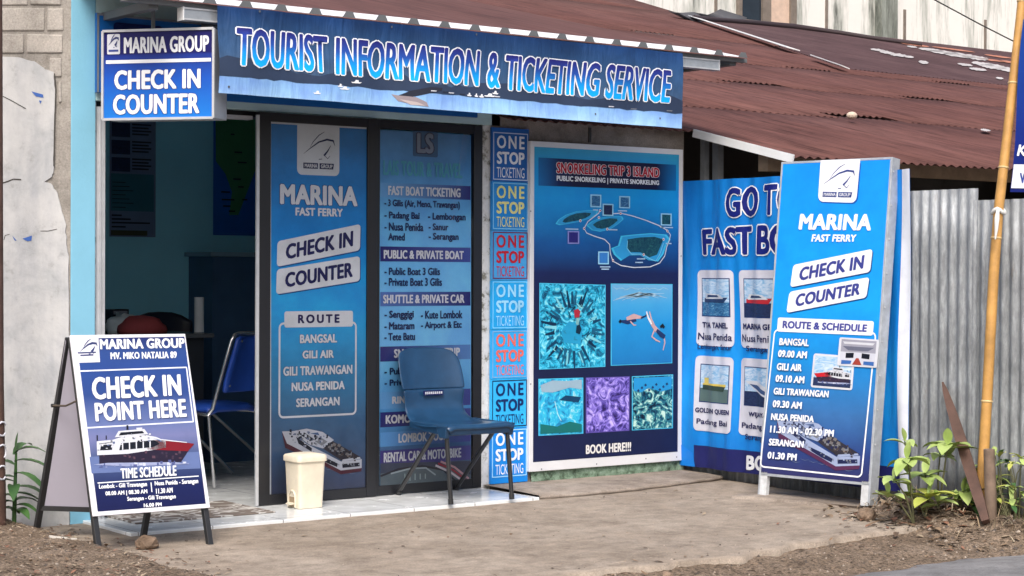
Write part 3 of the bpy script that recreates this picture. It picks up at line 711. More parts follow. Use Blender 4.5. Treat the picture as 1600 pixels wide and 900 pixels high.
b = MB(); b.box((3.13, -3.1, 1.4), (3.18, -.05, 1.46), WD); b.box((3.13, -3.1, .4), (3.18, -.05, .46), WD); b.build('rail', fence)

# neighbour's wall at the left: bare blocks above, old plaster below
WU = Vector((.8, -.6, 0)); WN = Vector((-.6, -.8, 0)); W0 = Vector((-1.06, .0, 0))
wall_l = thing('block_wall', 'old grey plastered block wall with bare bricks showing near its top', 'wall', tuple(W0))
sw = Sheet(W0, WU, (0, 0, 1))
u_of = lambda x, y: sw.px(x, y)
def wq(lo, hi, m, b, d0, d1):
    (u0, v0), (u1, v1) = lo, hi
    b.hexa([sw.w(u0, v0, d0), sw.w(u1, v0, d0), sw.w(u1, v0, d1), sw.w(u0, v0, d1), sw.w(u0, v1, d0), sw.w(u1, v1, d0), sw.w(u1, v1, d1), sw.w(u0, v1, d1)], m)
BRK = concrete_mat('grey_brown_block', (.33, .31, .28, 1), (.42, .395, .365, 1), (.48, .455, .425, 1), False)
MORT = concrete_mat('sandy_mortar', (.24, .225, .205, 1), (.32, .3, .275, 1), (.39, .37, .34, 1), False)
b = MB(); wq((u_of(-700, 287)[0], -.2), (0, 2.9), MORT, b, -.2, 0); b.build('mortar_core', wall_l)
b = MB(); random.seed(3)
for (y0, y1, joints) in ((-30, 8, (-60, 46, 98)), (13, 48, (-40, 72, 102)), (54, 83, (-40, 40, 100)), (-70, -34, (-40, 70, 105)), (91, 120, (76, 99)), (127, 160, (90, 99))):
    if joints[0] < 0: joints = tuple(joints[0] - 78 * k for k in range(9, 0, -1)) + joints
    for a, c in zip(joints[:-1], joints[1:]):
        (u0, v1), (u1, v0) = u_of(a + 2, y0), u_of(c - 2.5, y1)
        j = lambda: random.uniform(-.004, .004)
        d = .008 + random.uniform(-.002, .002)
        b.hexa([sw.w(u0 + j(), v0 + j(), -.01), sw.w(u1 + j(), v0 + j(), -.01), sw.w(u1, v0, d), sw.w(u0, v0 + j(), d), sw.w(u0 + j(), v1 + j(), -.01), sw.w(u1, v1, -.01), sw.w(u1 + j(), v1 + j(), d), sw.w(u0 + j(), v1 + j(), d)], BRK)
b.build('bare_block', wall_l, bevel=.006)
PLA = NT('old_pale_plaster'); v = PLA.coord()
f = PLA.noise(v, 2.2, 6, .7, .5); g_ = PLA.noise(v, 14, 5, .7); v2 = PLA.coord(scale=(3, 3, .5)); h = PLA.noise(v2, 3, 5, .7)
c = PLA.ramp(f, [(.3, (.38, .4, .42, 1)), (.5, (.51, .52, .53, 1)), (.7, (.58, .585, .585, 1))])
c = PLA.mix(.55, c, PLA.ramp(g_, [(.26, (.24, .23, .22, 1)), (.42, (.5, .5, .5, 1)), (.75, (.62, .62, .62, 1))]), 'OVERLAY')
c = PLA.mix(.4, c, PLA.ramp(h, [(.3, (.34, .35, .38, 1)), (.6, (.56, .56, .55, 1))]), 'OVERLAY')
PLA.bump(PLA.mix(.5, f, g_), .25, .02)
PLA = PLA.fin(c, .9, 0, .2)
def slab(b, outline, d0, d1, m):
    n = len(outline)
    b.add([sw.w(u, v, d1) for u, v in outline] + [sw.w(u, v, d0) for u, v in outline], [list(range(n))] + [(i, n + i, n + (i + 1) % n, (i + 1) % n) for i in range(n)], m)
def ragged(p, k=3, amp=.008):
    out = []
    for (a, c) in zip(p[:-1], p[1:]):
        for i in range(k): t_ = i / k; out.append((a[0] + (c[0] - a[0]) * t_ + random.uniform(-amp, amp), a[1] + (c[1] - a[1]) * t_ + random.uniform(-amp, amp)))
    return out + [p[-1]]
edge1 = [u_of(*p) for p in ((-700, 76), (-300, 84), (0, 87), (30, 90), (55, 97), (72, 108), (85, 112), (87, 140), (86, 200), (84, 262), (82, 276))]
b = MB(); o = ragged(edge1, 4, .004) + [u_of(70, 284), u_of(60, 285), u_of(25, 284), u_of(-10, 289), u_of(-700, 289)]
slab(b, o[::-1], 0, .0095, PLA)
edge2 = [u_of(*p) for p in ((-700, 287), (-300, 287), (0, 287), (22, 281), (60, 283), (80, 286), (90, 302), (96, 325), (103, 352), (104, 375), (108, 400), (108, 470), (109, 560), (109, 700), (109, 850))]
o = ragged(edge2, 4, .0035) + [(u_of(-700, 287)[0], -.2)]
slab(b, o[::-1], 0, .01, PLA); b.build('plaster', wall_l)
b = MB(); CR = plain('crack_line', (.06, .055, .05, 1), .9); BLP = plain('blue_paint_chip', (.04, .12, .42, 1), .7)
for pts, w, mm in ((((0, 148), (18, 157), (41, 170)), .004, CR), (((64, 361), (76, 361), (90, 358)), .003, CR), (((7, 375), (9, 368), (16, 366)), .003, CR), (((86, 115), (88, 140), (86, 200), (85, 260)), .006, CR), (((2, 287), (12, 284), (22, 280), (34, 281)), .006, CR)):
    p = [Vector(u_of(*a)) for a in pts]; L = []
    for i in range(len(p) - 1):
        d = (p[i + 1] - p[i]).normalized(); n_ = Vector((-d.y, d.x)) * w / 2
        b.poly([sw.w(*(p[i] - n_), .0115), sw.w(*(p[i + 1] - n_), .0115), sw.w(*(p[i + 1] + n_), .0115), sw.w(*(p[i] + n_), .0115)], mm)
for pts in (((20, 368), (27, 376), (24, 376)), ((36, 373), (51, 368), (50, 376), (44, 377)), ((50, 143), (68, 148), (69, 153), (57, 151)), ((62, 157), (66, 158), (64, 163))):
    b.poly([sw.w(*u_of(*a), .012) for a in pts][::-1], BLP)
b.build('crack_and_paint_mark', wall_l)

# pale building behind the roofs
CREAM = NT('stained_cream_render'); v = CREAM.coord(scale=(1, 1, .12)); f = CREAM.noise(v, 1.2, 6, .75, .3)
v2 = CREAM.coord(); g_ = CREAM.noise(v2, 1.6, 5, .7)
c = CREAM.ramp(f, [(.33, (.12, .13, .12, 1)), (.42, (.5, .52, .49, 1)), (.52, (.82, .82, .79, 1))])
c = CREAM.mix(.35, c, CREAM.ramp(g_, [(.3, (.3, .32, .32, 1)), (.55, (.6, .6, .58, 1))]), 'OVERLAY')
CREAM = CREAM.fin(c, .85)
blk = thing('rendered_building', 'stained cream rendered building rising behind the rusty shed roof', 'building', (26, 26.2, 0))
BY = 26.2
b = MB(); b.box((10, BY, -.1), (62, BY + 8, 17), CREAM); b.build('wall', blk)
def byx(px, py): p = onY(px, py, BY); return p.x, p.z
x0, _ = byx(1150, 20); x1, _ = byx(1240, 20); xm, _ = byx(1192, 20); zb = byx(1190, 34)[1]; zt = zb + 2.6
xa_, _ = byx(1155, 20); xb_, _ = byx(1187, 20); xc_, _ = byx(1200, 20); xd_, _ = byx(1231, 20)
FR = plain('grey_brown_window_frame', (.2, .17, .145, 1), .8, var=.2); GL = plain('dark_window_glass', (.02, .03, .045, 1), .15, var=.2, sc=2); CU = plain('peach_curtain', (.66, .5, .4, 1), .8)
win = MB()
for a, c in ((x0, xa_), (xb_, xc_), (xd_, x1)): win.box((a, BY - .12, zb), (c, BY, zt), FR)
win.box((x0, BY - .121, zb - .2), (x1, BY, zb), FR); wo_ = win.build('window', blk)
b = MB(); b.box((xa_, BY - .05, zb), (xb_, BY, zt), GL); b.build('pane', wo_)
b = MB(); b.box((xc_, BY - .05, zb), (xd_, BY, zt), CU); b.build('curtain', wo_)
b = MB(); STAIN = NT('black_green_stain'); v = STAIN.coord(scale=(1.5, 1, .2)); f = STAIN.noise(v, 1.5, 6, .75)
STAIN = STAIN.fin(STAIN.ramp(f, [(.35, (.06, .07, .06, 1)), (.55, (.3, .33, .3, 1)), (.75, (.6, .6, .55, 1))]), .9)
xp0, _ = byx(1367, 40); xp1, _ = byx(1392, 40); b.box((xp0, BY - .25, 3), (xp1, BY, 16), STAIN); b.build('pilaster', blk)
b = MB()
for x, y0, y1 in ((1291, 0, 42), (1413, 15, 62), (1539, 31, 76), (1118, 0, 12)):
    xx, z1 = byx(x, y0); _, z0 = byx(x, y1 + 20); b = MB(); b.box((xx - .045, BY - .03, z0), (xx + .045, BY, z1 + (1 if y0 == 0 else 0)), FR); b.build('drain_strip', blk)
b = MB(); p0 = onY(1420, -22, 24); p1 = onY(1640, 93, 24)
b.tube([p0 - Vector((8, 0, -3.8)), p0, p0.lerp(p1, .5) - Vector((0, 0, .03)), p1, p1 + Vector((4, 0, -1.6))], .02, plain('black_cable', (.02, .02, .02, 1)), 6)
tag(b.build('power_cable'), 'thin dark cable slanting down before the cream building', 'cable')

# ================================================================== SIGNS AND BANNERS
FABRIC = dict(rough=.5)
# old blue signboard on the wall above the door
sh = Sheet((-.9, -.03, 2.1), (1, 0, 0), (0, 0, 1))
t = thing('signboard', 'flat dark blue signboard on the wall above the door, mostly hidden by the long banner', 'sign', (.3, -.01, 2.15))
pts = [(151, 20), (346, 38), (746, 66), (746, 188), (600, 174.5), (345, 144), (160, 142), (151, 142)]
pv = [sh.px(*p) for p in pts]; q = [sh.px(151, 20), sh.px(746, 80), sh.px(746, 188), sh.px(151, 140)]
u1 = sh.px(746, 188)[0]; v0 = sh.px(746, 188)[1] + .016; u0 = sh.px(151, 60)[0]; v1 = sh.px(151, 20)[1]
b = MB(); BLS = ink(10, 84, 172)
b.hexa([sh.w(u0, v0, -.02), sh.w(u1, v0, -.02), sh.w(u1, v0, .001), sh.w(u0, v0, .001), sh.w(u0, v1, -.02), sh.w(u1, v1, -.02), sh.w(u1, v1, .001), sh.w(u0, v1, .001)], BLS)
b.build('panel', t)
for c in ([u0, v1 - .012, u1, v1], [u0, v0, u0 + .012, v1 - .012]):
    sh.put('frame', [(c[0], c[1]), (c[2], c[1]), (c[2], c[3]), (c[0], c[3])], [(0, 1, 2, 3)], GREY, .004)
sh.rrect('picture', sh.rect(177, 38, 254, 60), ink(6, 30, 92), .02, .003)
sh.done(t)

# long banner
def fold1(u, v): return .008 * math.sin(u * 5.1 + v * 2) + .006 * math.sin(u * 11 + 1.3 - v * 6) + .009 * math.sin(v * 11 + u * 1.5) + .003 * math.sin(u * 23 + v * 17)
sh = Sheet((-.54, -.64, 2.13), (1, 0, 0), (0, 0, 1), disp=fold1, cell=.04)
t = thing('banner', 'long dark blue banner with outlined letters hanging from the awning edge', 'banner', (1, -.64, 2.13))
B = [(341, 8), (1066, 83.5), (1065, 201), (341, 145.5)]
vb, vt = sh.px(700, 173)[1], sh.px(700, 50)[1]
BAN = gradient('dusk_sky_print', vb, vt, (0, (90, 120, 170)), (.3, (66, 90, 128)), (.55, (52, 84, 124)), (.8, (40, 74, 118)), (1, (22, 56, 104)), noise=.25, nsc=3.5, wrinkle=.6)
WAT = grad('lagoon_print', [(0, rgb(150, 190, 242)), (.5, rgb(130, 172, 232)), (1, rgb(112, 150, 214))], vb, vb + .12, noise=.18, nsc=5, wrinkle=.5)
sh.poly('print', B, BAN, 0)
def bl(x): return 8 + (x - 341) * 75.5 / 725, 145.5 + (x - 341) * 55.5 / 724
hill = []; random.seed(11); base = []
for i in range(61):
    x = 341 + 725 * i / 60; yt, yb = bl(x); hh = yb - yt
    hill.append((x, yb - hh * (.28 + .12 * (.5 + .5 * math.sin(i * .35 + .6)) + .05 * random.random()))); base.append((x, yb - hh * (.19 + .02 * random.random())))
MTN = ink(48, 62, 88)
for i in range(60): sh.poly('print', [base[i], base[i + 1], hill[i + 1], hill[i]][::-1], MTN, .001)
water = [(x, y + 1.0) for x, y in base]; low = [(341 + 725 * i / 60, bl(341 + 725 * i / 60)[1] - .3) for i in range(61)]
for i in range(60): sh.poly('print', [water[i], water[i + 1], low[i + 1], low[i]], WAT, .0015)
SAND = ink(196, 170, 160); JET = ink(40, 44, 58)
sh.poly('picture', [(620, 150), (640, 142), (672, 136), (690, 137.5), (688, 142), (656, 149), (640, 152)][::-1], JET, .0025)
sh.poly('picture', [(612, 147), (622, 149), (648, 152), (664, 160), (667, 167), (650, 165), (622, 158)][::-1], ink(150, 140, 146), .003)
sh.poly('picture', [(624, 155), (650, 160), (662, 166), (640, 164)][::-1], ink(188, 176, 176), .0034)
for x, y, w in ((493, 145, 6), (537, 138, 9), (556, 128, 9), (530, 134, 5), (733, 148, 4), (744, 149, 3), (752, 150, 4), (764, 149, 9), (773, 145, 5), (838, 153, 5), (937, 164, 4), (992, 175, 6), (1024, 170, 4), (585, 131, 5), (600, 130, 4))[:9]:
    sh.poly('picture', [(x - w, y), (x + w, y + .8), (x + w * .6, y + 2.6), (x - w * .7, y + 2)][::-1], WHITE, .003)
    sh.poly('picture', [(x - w * .4, y), (x - w * .1, y - 3), (x + w * .4, y - 2.5), (x + w * .4, y + .6)][::-1], WHITE, .003)
for x in range(640, 1050, 9):
    yb = bl(x)[1]; hh = yb - bl(x)[0]; y = yb - hh * .22 + random.uniform(-2, 1)
    if random.random() < .25: sh.poly('picture', [(x - 4, y), (x + 5, y + .7), (x + 4, y + 2), (x - 4, y + 1.6)][::-1], random.choice((OFFW, GREY, JET, DARK)), .0028)
LET = {}
def letter_grad(y0, y1, x): 
    v_0, v_1 = sh.px(x, y1)[1], sh.px(x, y0)[1]
    return gradient('letter_blend', v_0, v_1, (0, (0, 170, 255)), (.3, (0, 140, 235)), (.62, (30, 66, 170)), (1, (38, 26, 110)))
for st, x0, tl, bl_, x1, tr, br in (('TOURIST', 368, 41, 104, 513, 55, 116), ('INFORMATION', 523, 56, 118, 750, 78, 136.5), ('&', 761, 80, 139, 781, 81, 139), ('TICKETING', 790, 84, 142, 936, 98, 153), ('SERVICE', 944, 99, 155, 1046, 109, 162.5)):
    q = sh.quad([(x0, tl), (x1, tr), (x1, br), (x0, bl_)])
    m_ = letter_grad((tl + tr) / 2, (bl_ + br) / 2, (x0 + x1) / 2)
    sh.text('lettering', st, q, m_, z=.006, bold=.024, shear=.12, outline=ink(236, 240, 248), ow=.055, oz=.0045)
for x, y in ((613, 42), (742, 54), (405, 18), (1030, 185), (931, 178), (355, 136)): sh.dot('eyelet', x, y, .006, ink(90, 95, 105), .005, 8)
sh.done(t)

# square lightbox sign
LU = Vector((.64, -.768, 0)); LO = Vector((-.588, -.625, 2.0))
sh = Sheet(LO, LU, (0, 0, 1)); c4 = [(163, 47.5), (337, 46), (331.5, 187), (159.5, 184)]
t = thing('lightbox_sign', 'square blue lightbox sign on a grey case hung at the corner above the doorway', 'sign', (-.75, -.45, 2.0))
q = [(u, v) for u, v in sh.quad(c4)]; u0 = (q[0][0] + q[3][0]) / 2; u1 = (q[1][0] + q[2][0]) / 2; v1 = (q[0][1] + q[1][1]) / 2; v0 = (q[2][1] + q[3][1]) / 2
b = MB(); b.hexa([sh.w(u0, v0, -.17), sh.w(u1, v0, -.17), sh.w(u1, v0, 0), sh.w(u0, v0, 0), sh.w(u0, v1, -.17), sh.w(u1, v1, -.17), sh.w(u1, v1, 0), sh.w(u0, v1, 0)], plain('grey_tin_case', (.4, .43, .47, 1), .5, .3, var=.15))
b.build('case', t, bevel=.004)
b = MB(); L = lambda a, c: sh.w(a, c, .004)
for a, c in (((u0, v0), (u1, v0)), ((u1, v0), (u1, v1)), ((u1, v1), (u0, v1)), ((u0, v1), (u0, v0))): b.obox(L(*a), L(*c), .014, .012, SILVER, side=sh.N)
b.build('frame', t)
b = MB(); top = sh.w((u0 + u1) / 2 - .05, v1, -.05); b.obox(top, top + Vector((0, 0, .25)), .015, .015, GP); b.build('bracket', t); b = MB(); b.obox(sh.w(u1, v1 - .02, -.12), Vector((-.45, -.56, 2.49)), .015, .015, GP)
b.build('bracket', t)
G = gradient('blue_panel_print', v0, v1, (0, (10, 104, 210)), (.45, (8, 66, 184)), (.72, (14, 32, 136)), (.74, (12, 14, 96)), (1, (16, 14, 92)))
sh.put('panel', [(u0, v0), (u1, v0), (u1, v1), (u0, v1)], [(0, 1, 2, 3)], G, .002)
sh.rrect('logo', sh.rect(168, 53.5, 188, 85), OFFW, .006, .004); logo_marks(sh, 'logo', sh.rect(168, 50, 188, 86), ink(50, 60, 110), word=False, z=.0055)
sh.shape('logo', sh.rect(168, 52, 188, 85), [(.12, .12), (.88, .12), (.88, .22), (.12, .22)], ink(50, 60, 140), .005)
sh.t('lettering', 'MARINA GROUP', 194, 56, 327, 83, WHITE, bold=.035)
sh.put('lettering', sh.rect(166, 92.5, 330, 98), [(3, 2, 1, 0)], WHITE, .004)
sh.t('lettering', 'CHECK IN', 179, 108, 314, 140, WHITE, bold=.05, outline=ink(24, 40, 140), ow=.03)
sh.t('lettering', 'COUNTER', 177, 146, 312, 179, WHITE, bold=.05, outline=ink(24, 40, 140), ow=.03)
sh.done(t)

# vertical strip of seven stacked ticketing notices
sh = Sheet((1.56, -.02, 0), (1, 0, 0), (0, 0, 1))
t = thing('notice_strip', 'narrow column of seven stacked blue ticketing notices beside the glass door', 'sign', (1.7, -.01, 0))
xl = lambda y: 770.5 - (y - 197) * 5.5 / 560; xr = lambda y: 828 - (y - 202) * 5.5 / 552
YL = [197, 281.5, 359, 437, 515, 592.5, 670.5, 757]
SPEC = [((20, 84, 176), (226, 232, 242), (190, 205, 230)), ((22, 124, 214), (226, 226, 150), (120, 190, 240)), ((60, 150, 226), (186, 30, 50), (110, 30, 70)), ((20, 156, 240), (150, 214, 255), (120, 205, 255)),
        ((40, 160, 244), (226, 110, 100), (120, 170, 220)), ((40, 172, 248), (16, 44, 100), (14, 36, 84)), ((10, 122, 230), (232, 240, 250), (160, 215, 255))]
vs_ = [sh.px(798, y + (3.2 - .0105 * (y - 200)) )[1] for y in YL]
uL, uR = sh.px(xl(470), 470)[0], sh.px(xr(470), 470)[0]
for i, (bgc, tx, bd) in enumerate(SPEC):
    v1, v0 = vs_[i], vs_[i + 1]; h = v1 - v0
    p = MB(); p.box((1.56 + uL, -.02, v0 + .001), (1.56 + uR, -.003, v1 - .001), ink(*bgc)); po = p.build('notice', t)
    s2 = Sheet((1.56, -.0205, 0), (1, 0, 0), (0, 0, 1)); e = .008
    qq = [(uL + e, v1 - e - (.02 if i == 0 else 0)), (uR - e, v1 - e - (.02 if i == 0 else 0)), (uR - e, v0 + e + (.03 if i == 6 else 0)), (uL + e, v0 + e + (.03 if i == 6 else 0))]
    s2.rrect('border', qq, ink(*bd), .002, .0012, line=.006)
    row = lambda a, c: [s2.bil(qq, .1, c), s2.bil(qq, .9, c), s2.bil(qq, .9, a), s2.bil(qq, .1, a)]
    s2.text('lettering', 'ONE', row(.66, .94), ink(*tx), z=.0015, bold=.02, space=1.3); s2.text('lettering', 'STOP', row(.33, .6), ink(*tx), z=.0015, bold=.03)
    s2.text('lettering', 'TICKETING', row(.05, .27), ink(*tx), z=.0015, bold=.0)
    s2.done(po)

# framed snorkelling poster
sh = Sheet((1.85, -.045, 0), (1, 0, 0), (0, 0, 1))
t = thing('poster_board', 'big white framed snorkelling poster with route map and five underwater photos', 'poster', (2.45, -.02, .07))
F = [(832, 214), (1067.5, 239.5), (1064.5, 719.5), (826, 740.5)]
q = sh.quad(F); pu0 = q[3][0] + .004; pu1 = q[1][0]; pv0 = q[2][1]; pv1 = (q[0][1] + q[1][1]) / 2
b = MB(); b.box((1.85 + pu0, -.045, pv0), (1.85 + pu1, -.012, pv1), plain('white_poster_frame', (.72, .74, .78, 1), .55, var=.05)); b.build('frame', t, bevel=.003)
P = [(836.5, 229), (1060.5, 242), (1059, 705.5), (831, 722.5)]; q = sh.quad(P)
iu0 = (q[0][0] + q[3][0]) / 2; iu1 = (q[1][0] + q[2][0]) / 2; iv0 = (q[2][1] + q[3][1]) / 2; iv1 = (q[0][1] + q[1][1]) / 2
SN = gradient('deep_water_print', iv0, iv1, (0, (26, 34, 72)), (.5, (24, 32, 70)), (.6, (22, 34, 84)), (.7, (16, 80, 160)), (.84, (14, 144, 230)), (.93, (16, 146, 230)), (1, (48, 156, 206)), noise=.05)
sh.put('print', [(iu0, iv0), (iu1, iv0), (iu1, iv1), (iu0, iv1)], [(0, 1, 2, 3)], SN, .001)
sh.put('print', sh.quad([(841, 246), (1056, 257.5), (1056, 298), (841, 290)]), [(3, 2, 1, 0)], gradient('header', sh.px(841, 260)[0], sh.px(1056, 260)[0], (0, (16, 100, 176)), (.14, (22, 38, 88)), (.25, (20, 22, 58)), (.85, (20, 24, 60)), (1, (14, 104, 184)), axis=0), .002)
sh.text('lettering', 'SNORKELING TRIP 3 ISLAND', sh.quad([(869, 253), (1029.5, 262), (1029.5, 278), (869, 271)]), ink(178, 30, 48), z=.005, bold=.05, outline=WHITE, ow=.05, oz=.004)
sh.text('lettering', 'PUBLIC SNORKELING | PRIVATE SNORKELING', sh.quad([(869, 274), (1029, 282), (1029, 291.5), (869, 285)]), WHITE, z=.005, bold=.04)
AQ = ink(40, 150, 220); LAND = ink(22, 74, 112); LAND2 = photo_mat('map_land', [(.35, rgb(14, 56, 84)), (.6, rgb(34, 92, 104)), (.75, rgb(70, 130, 110))], 40)
def blob(part, pts, m, z, grow=0):
    cx = sum(p[0] for p in pts) / len(pts); cy = sum(p[1] for p in pts) / len(pts)
    sh.poly(part, [(cx + (x - cx) * (1 + grow), cy + (y - cy) * (1 + grow)) for x, y in pts], m, z)
I1 = [(870, 349), (874, 343), (885, 336), (900, 331), (918, 329), (932, 330), (930, 335), (920, 341), (905, 346), (888, 349), (876, 351)]
I2 = [(918, 352), (926, 346), (938, 341), (955, 338), (970, 339), (972, 343), (964, 350), (952, 358), (938, 361), (926, 359)]
I3 = [(962, 397), (958, 388), (968, 384), (972, 370), (990, 368), (1015, 366), (1038, 368), (1044, 375), (1038, 384), (1034, 396), (1026, 407), (1012, 405), (1000, 398), (985, 398), (972, 406)]
for I in (I1, I2, I3): blob('map', I[::-1], ink(60, 190, 240), .002, .08); blob('map', I[::-1], AQ, .0026, .0); 
for I in (I1, I2): blob('map', I[::-1], LAND2, .0032, -.28)
blob('map', [(980, 374), (1000, 371), (1022, 370), (1036, 374), (1032, 384), (1026, 398), (1014, 402), (1000, 394), (984, 394), (979, 386)][::-1], LAND2, .0032)
ROUTE = [(937, 327), (935, 333), (918, 346), (912, 357), (916, 364), (928, 369), (944, 374), (952, 382), (953, 396), (957, 408), (970, 415), (990, 418), (1015, 417), (1030, 411), (1038, 400), (1041, 386), (1045, 376), (1047, 367), (1042, 360), (1028, 352), (1008, 344), (986, 337), (969, 333), (957, 334)]
sh.stroke('map', ROUTE, .006, ink(214, 222, 236), .004)
sh.stroke('map', [(980, 376), (979, 388), (986, 397), (1003, 397), (1014, 404), (1024, 408), (1030, 398), (1036, 380)], .005, ink(120, 205, 245), .0042)
for x, y in ((937, 329), (912, 357), (906, 345), (935, 340), (969, 333.5), (1042, 361), (1036, 374), (1005, 398), (957, 407), (948, 358)):
    sh.dot('map', x, y, .009, WHITE, .005); sh.dot('map', x, y, .005, ink(170, 60, 90), .0056)
for k, (x, y, w, h) in enumerate(((930, 314, 8.5, 10), (949, 328, 8.5, 9.5), (975, 316, 8.5, 9.5), (1040, 343, 8.5, 9.5), (895, 371, 9, 10), (942, 403, 8.5, 10))):
    sh.put('map', sh.rect(x - w, y - h, x + w, y + h), [(3, 2, 1, 0)], ink(150, 210, 245) if k != 4 else ink(130, 130, 210), .006)
    sh.put('map', sh.rect(x - w + 2, y - h + 2, x + w - 2, y + h - 2), [(3, 2, 1, 0)], (SEA, DKSEA, SEA, LAND2, ink(44, 40, 120), ink(50, 120, 210))[k], .0066)
for x, y, n_ in ((893, 358, 20), (957, 359, 14), (930, 328, 8), (1041, 355.5, 20), (1001, 404.5, 13), (998, 410, 12), (945, 417, 16), (945, 420.5, 12), (1044, 380.5, 9), (972, 329.5, 14)):
    sh.put('map', sh.rect(x - n_ / 2, y - .9, x + n_ / 2, y + .9), [(3, 2, 1, 0)], ink(170, 200, 235), .004)
PA = photo_mat('snorkel_crowd_photo', [(.36, rgb(12, 70, 104)), (.45, rgb(20, 126, 172)), (.53, rgb(34, 184, 232)), (.68, rgb(150, 235, 245))], 13, dist=2.5)
PC = photo_mat('reef_surface_photo', [(.34, rgb(22, 90, 144)), (.46, rgb(34, 156, 220)), (.56, rgb(50, 196, 235)), (.7, rgb(210, 236, 236))], 12, dist=2)
PD = photo_mat('purple_coral_photo', [(.36, rgb(40, 26, 86)), (.46, rgb(92, 68, 180)), (.54, rgb(140, 112, 225)), (.66, rgb(205, 190, 250))], 13, dist=2.2)
PE = photo_mat('dark_coral_photo', [(.38, rgb(6, 26, 46)), (.46, rgb(16, 84, 118)), (.53, rgb(56, 150, 160)), (.62, rgb(200, 235, 225))], 13, dist=2)
PB = None
class Q(list): part = 'photo'
PN = [0]
def photo(c, m, edge=(70, 190, 240), k=2):
    PN[0] += 1; pn = 'photo#%d' % PN[0]
    q = sh.quad(c); sh.put(pn, q, [(3, 2, 1, 0)], ink(*edge), .002)
    (x0, y0), (x1, y1), (x2, y2), (x3, y3) = c; d = 1.2
    q2 = Q(sh.quad([(x0 + d, y0 + d), (x1 - d, y1 + d), (x2 - d, y2 - d), (x3 + d, y3 - d)])); sh.put(pn, q2, [(3, 2, 1, 0)], m, .003); q2.part = pn; return q2
qa = photo([(842.5, 442), (946, 445), (945.5, 573), (842, 577.5)], PA)
qb = [(954, 443), (1050.5, 444), (1050, 567.5), (954, 571.5)]
PB = gradient('clear_water_print', sh.px(1000, 570)[1], sh.px(1000, 444)[1], (0, (20, 110, 190)), (.5, (24, 140, 220)), (.75, (60, 160, 228)), (1, (110, 180, 230)))
qb = photo(qb, PB)
qc = photo([(841, 592), (911, 590), (911, 677.5), (841, 681)], PC)
qd = photo([(915, 590), (983.5, 588), (983, 673), (915, 677)], PD, (90, 70, 170)); qe = photo([(987, 588), (1051.5, 585), (1051, 669), (987, 672.5)], PE)
S_ = lambda q, pts, m, z=.0042: sh.shape(q.part, q, pts, m, z)
# crowd of swimmers in a ring seen from above
random.seed(21)
for k in range(34):
    a = 2 * PI * k / 34 + random.uniform(-.08, .08); r0, r1 = random.uniform(.24, .32), random.uniform(.4, .5)
    c_ = (.5, .47); w = .018
    p0 = (c_[0] + r0 * math.cos(a), c_[1] + r0 * math.sin(a)); p1 = (c_[0] + r1 * math.cos(a), c_[1] + r1 * math.sin(a))
    sh.qstroke(qa.part, qa, [p0, p1], [.022, .01], random.choice((ink(10, 46, 76), ink(14, 66, 100), ink(120, 205, 225), ink(20, 90, 130))), .0042 + .00003 * k)
S_(qa, [(.36, .3), (.62, .28), (.66, .5), (.44, .56), (.32, .44)], ink(30, 150, 206), .0041)
for k in range(26):
    a = random.uniform(0, 2 * PI); r = random.uniform(.1, .46); x, y = .5 + r * math.cos(a), .47 + r * .95 * math.sin(a)
    sh.qstroke(qa.part, qa, [(x, y), (x + random.uniform(-.05, .05), y + random.uniform(-.04, .04)), (x + random.uniform(-.08, .08), y + random.uniform(-.07, .07))], [.004, .01, .003], random.choice((ink(12, 56, 86), ink(130, 214, 226), ink(40, 130, 170))), .0055 + .00003 * k)
S_(qa, [(.52, .6), (.59, .6), (.61, .68), (.57, .71), (.51, .69)], ink(170, 44, 62), .0066); S_(qa, [(.54, .52), (.58, .51), (.6, .6), (.55, .61)], ink(120, 180, 190), .0066); S_(qa, [(.54, .42), (.6, .4), (.63, .46), (.6, .52), (.55, .5)], ink(12, 44, 66), .0066)
# divers
for k in range(7): sh.qstroke(qb.part, qb, [(.02 + .05 * k, .8 + .02 * (k % 3)), (.3 + .05 * k, .86 + .015 * (k % 4)), (.62 + .05 * k, .83 + .03 * (k % 3))], [.002, .008, .002], ink(170, 210, 236), .0042)
SK = ink(206, 170, 172); BK = ink(28, 54, 104)
T_ = lambda pts, w, m, z: sh.qstroke(qb.part, qb, pts, w, m, z)
T_([(.14, .54), (.26, .53), (.4, .56)], [.012, .03, .022], BK, .0046); T_([(.24, .57), (.36, .6), (.5, .585)], [.02, .034, .012], SK, .0049); T_([(.12, .55), (.15, .53)], [.02, .022], DARK, .0052)
T_([(.3, .54), (.36, .49), (.4, .49)], [.01, .008, .005], SK, .0051); T_([(.48, .58), (.55, .6), (.6, .63)], [.012, .01, .014], BK, .0049)
T_([(.57, .66), (.6, .58), (.66, .5)], [.01, .013, .018], WHITE, .0052); T_([(.62, .66), (.65, .56), (.7, .48)], [.008, .012, .016], SK, .0052)
T_([(.66, .5), (.73, .43), (.8, .38)], [.02, .03, .024], SK, .0055); T_([(.74, .42), (.82, .36), (.88, .33)], [.022, .032, .026], BK, .0058); T_([(.8, .46), (.84, .48), (.87, .45)], [.014, .026, .016], DARK, .006)
T_([(.86, .36), (.88, .26), (.85, .16)], [.012, .01, .006], SK, .0055); T_([(.7, .42), (.66, .34), (.74, .29), (.8, .27)], [.012, .012, .01, .006], SK, .0054)
for k in range(10): T_([(.02 + .09 * k, .97 - .02 * (k % 3)), (.08 + .09 * k, .94 + .015 * (k % 2)), (.13 + .09 * k, .96 - .02 * (k % 2))], [.002, .007, .002], ink(150, 200, 232), .0044)
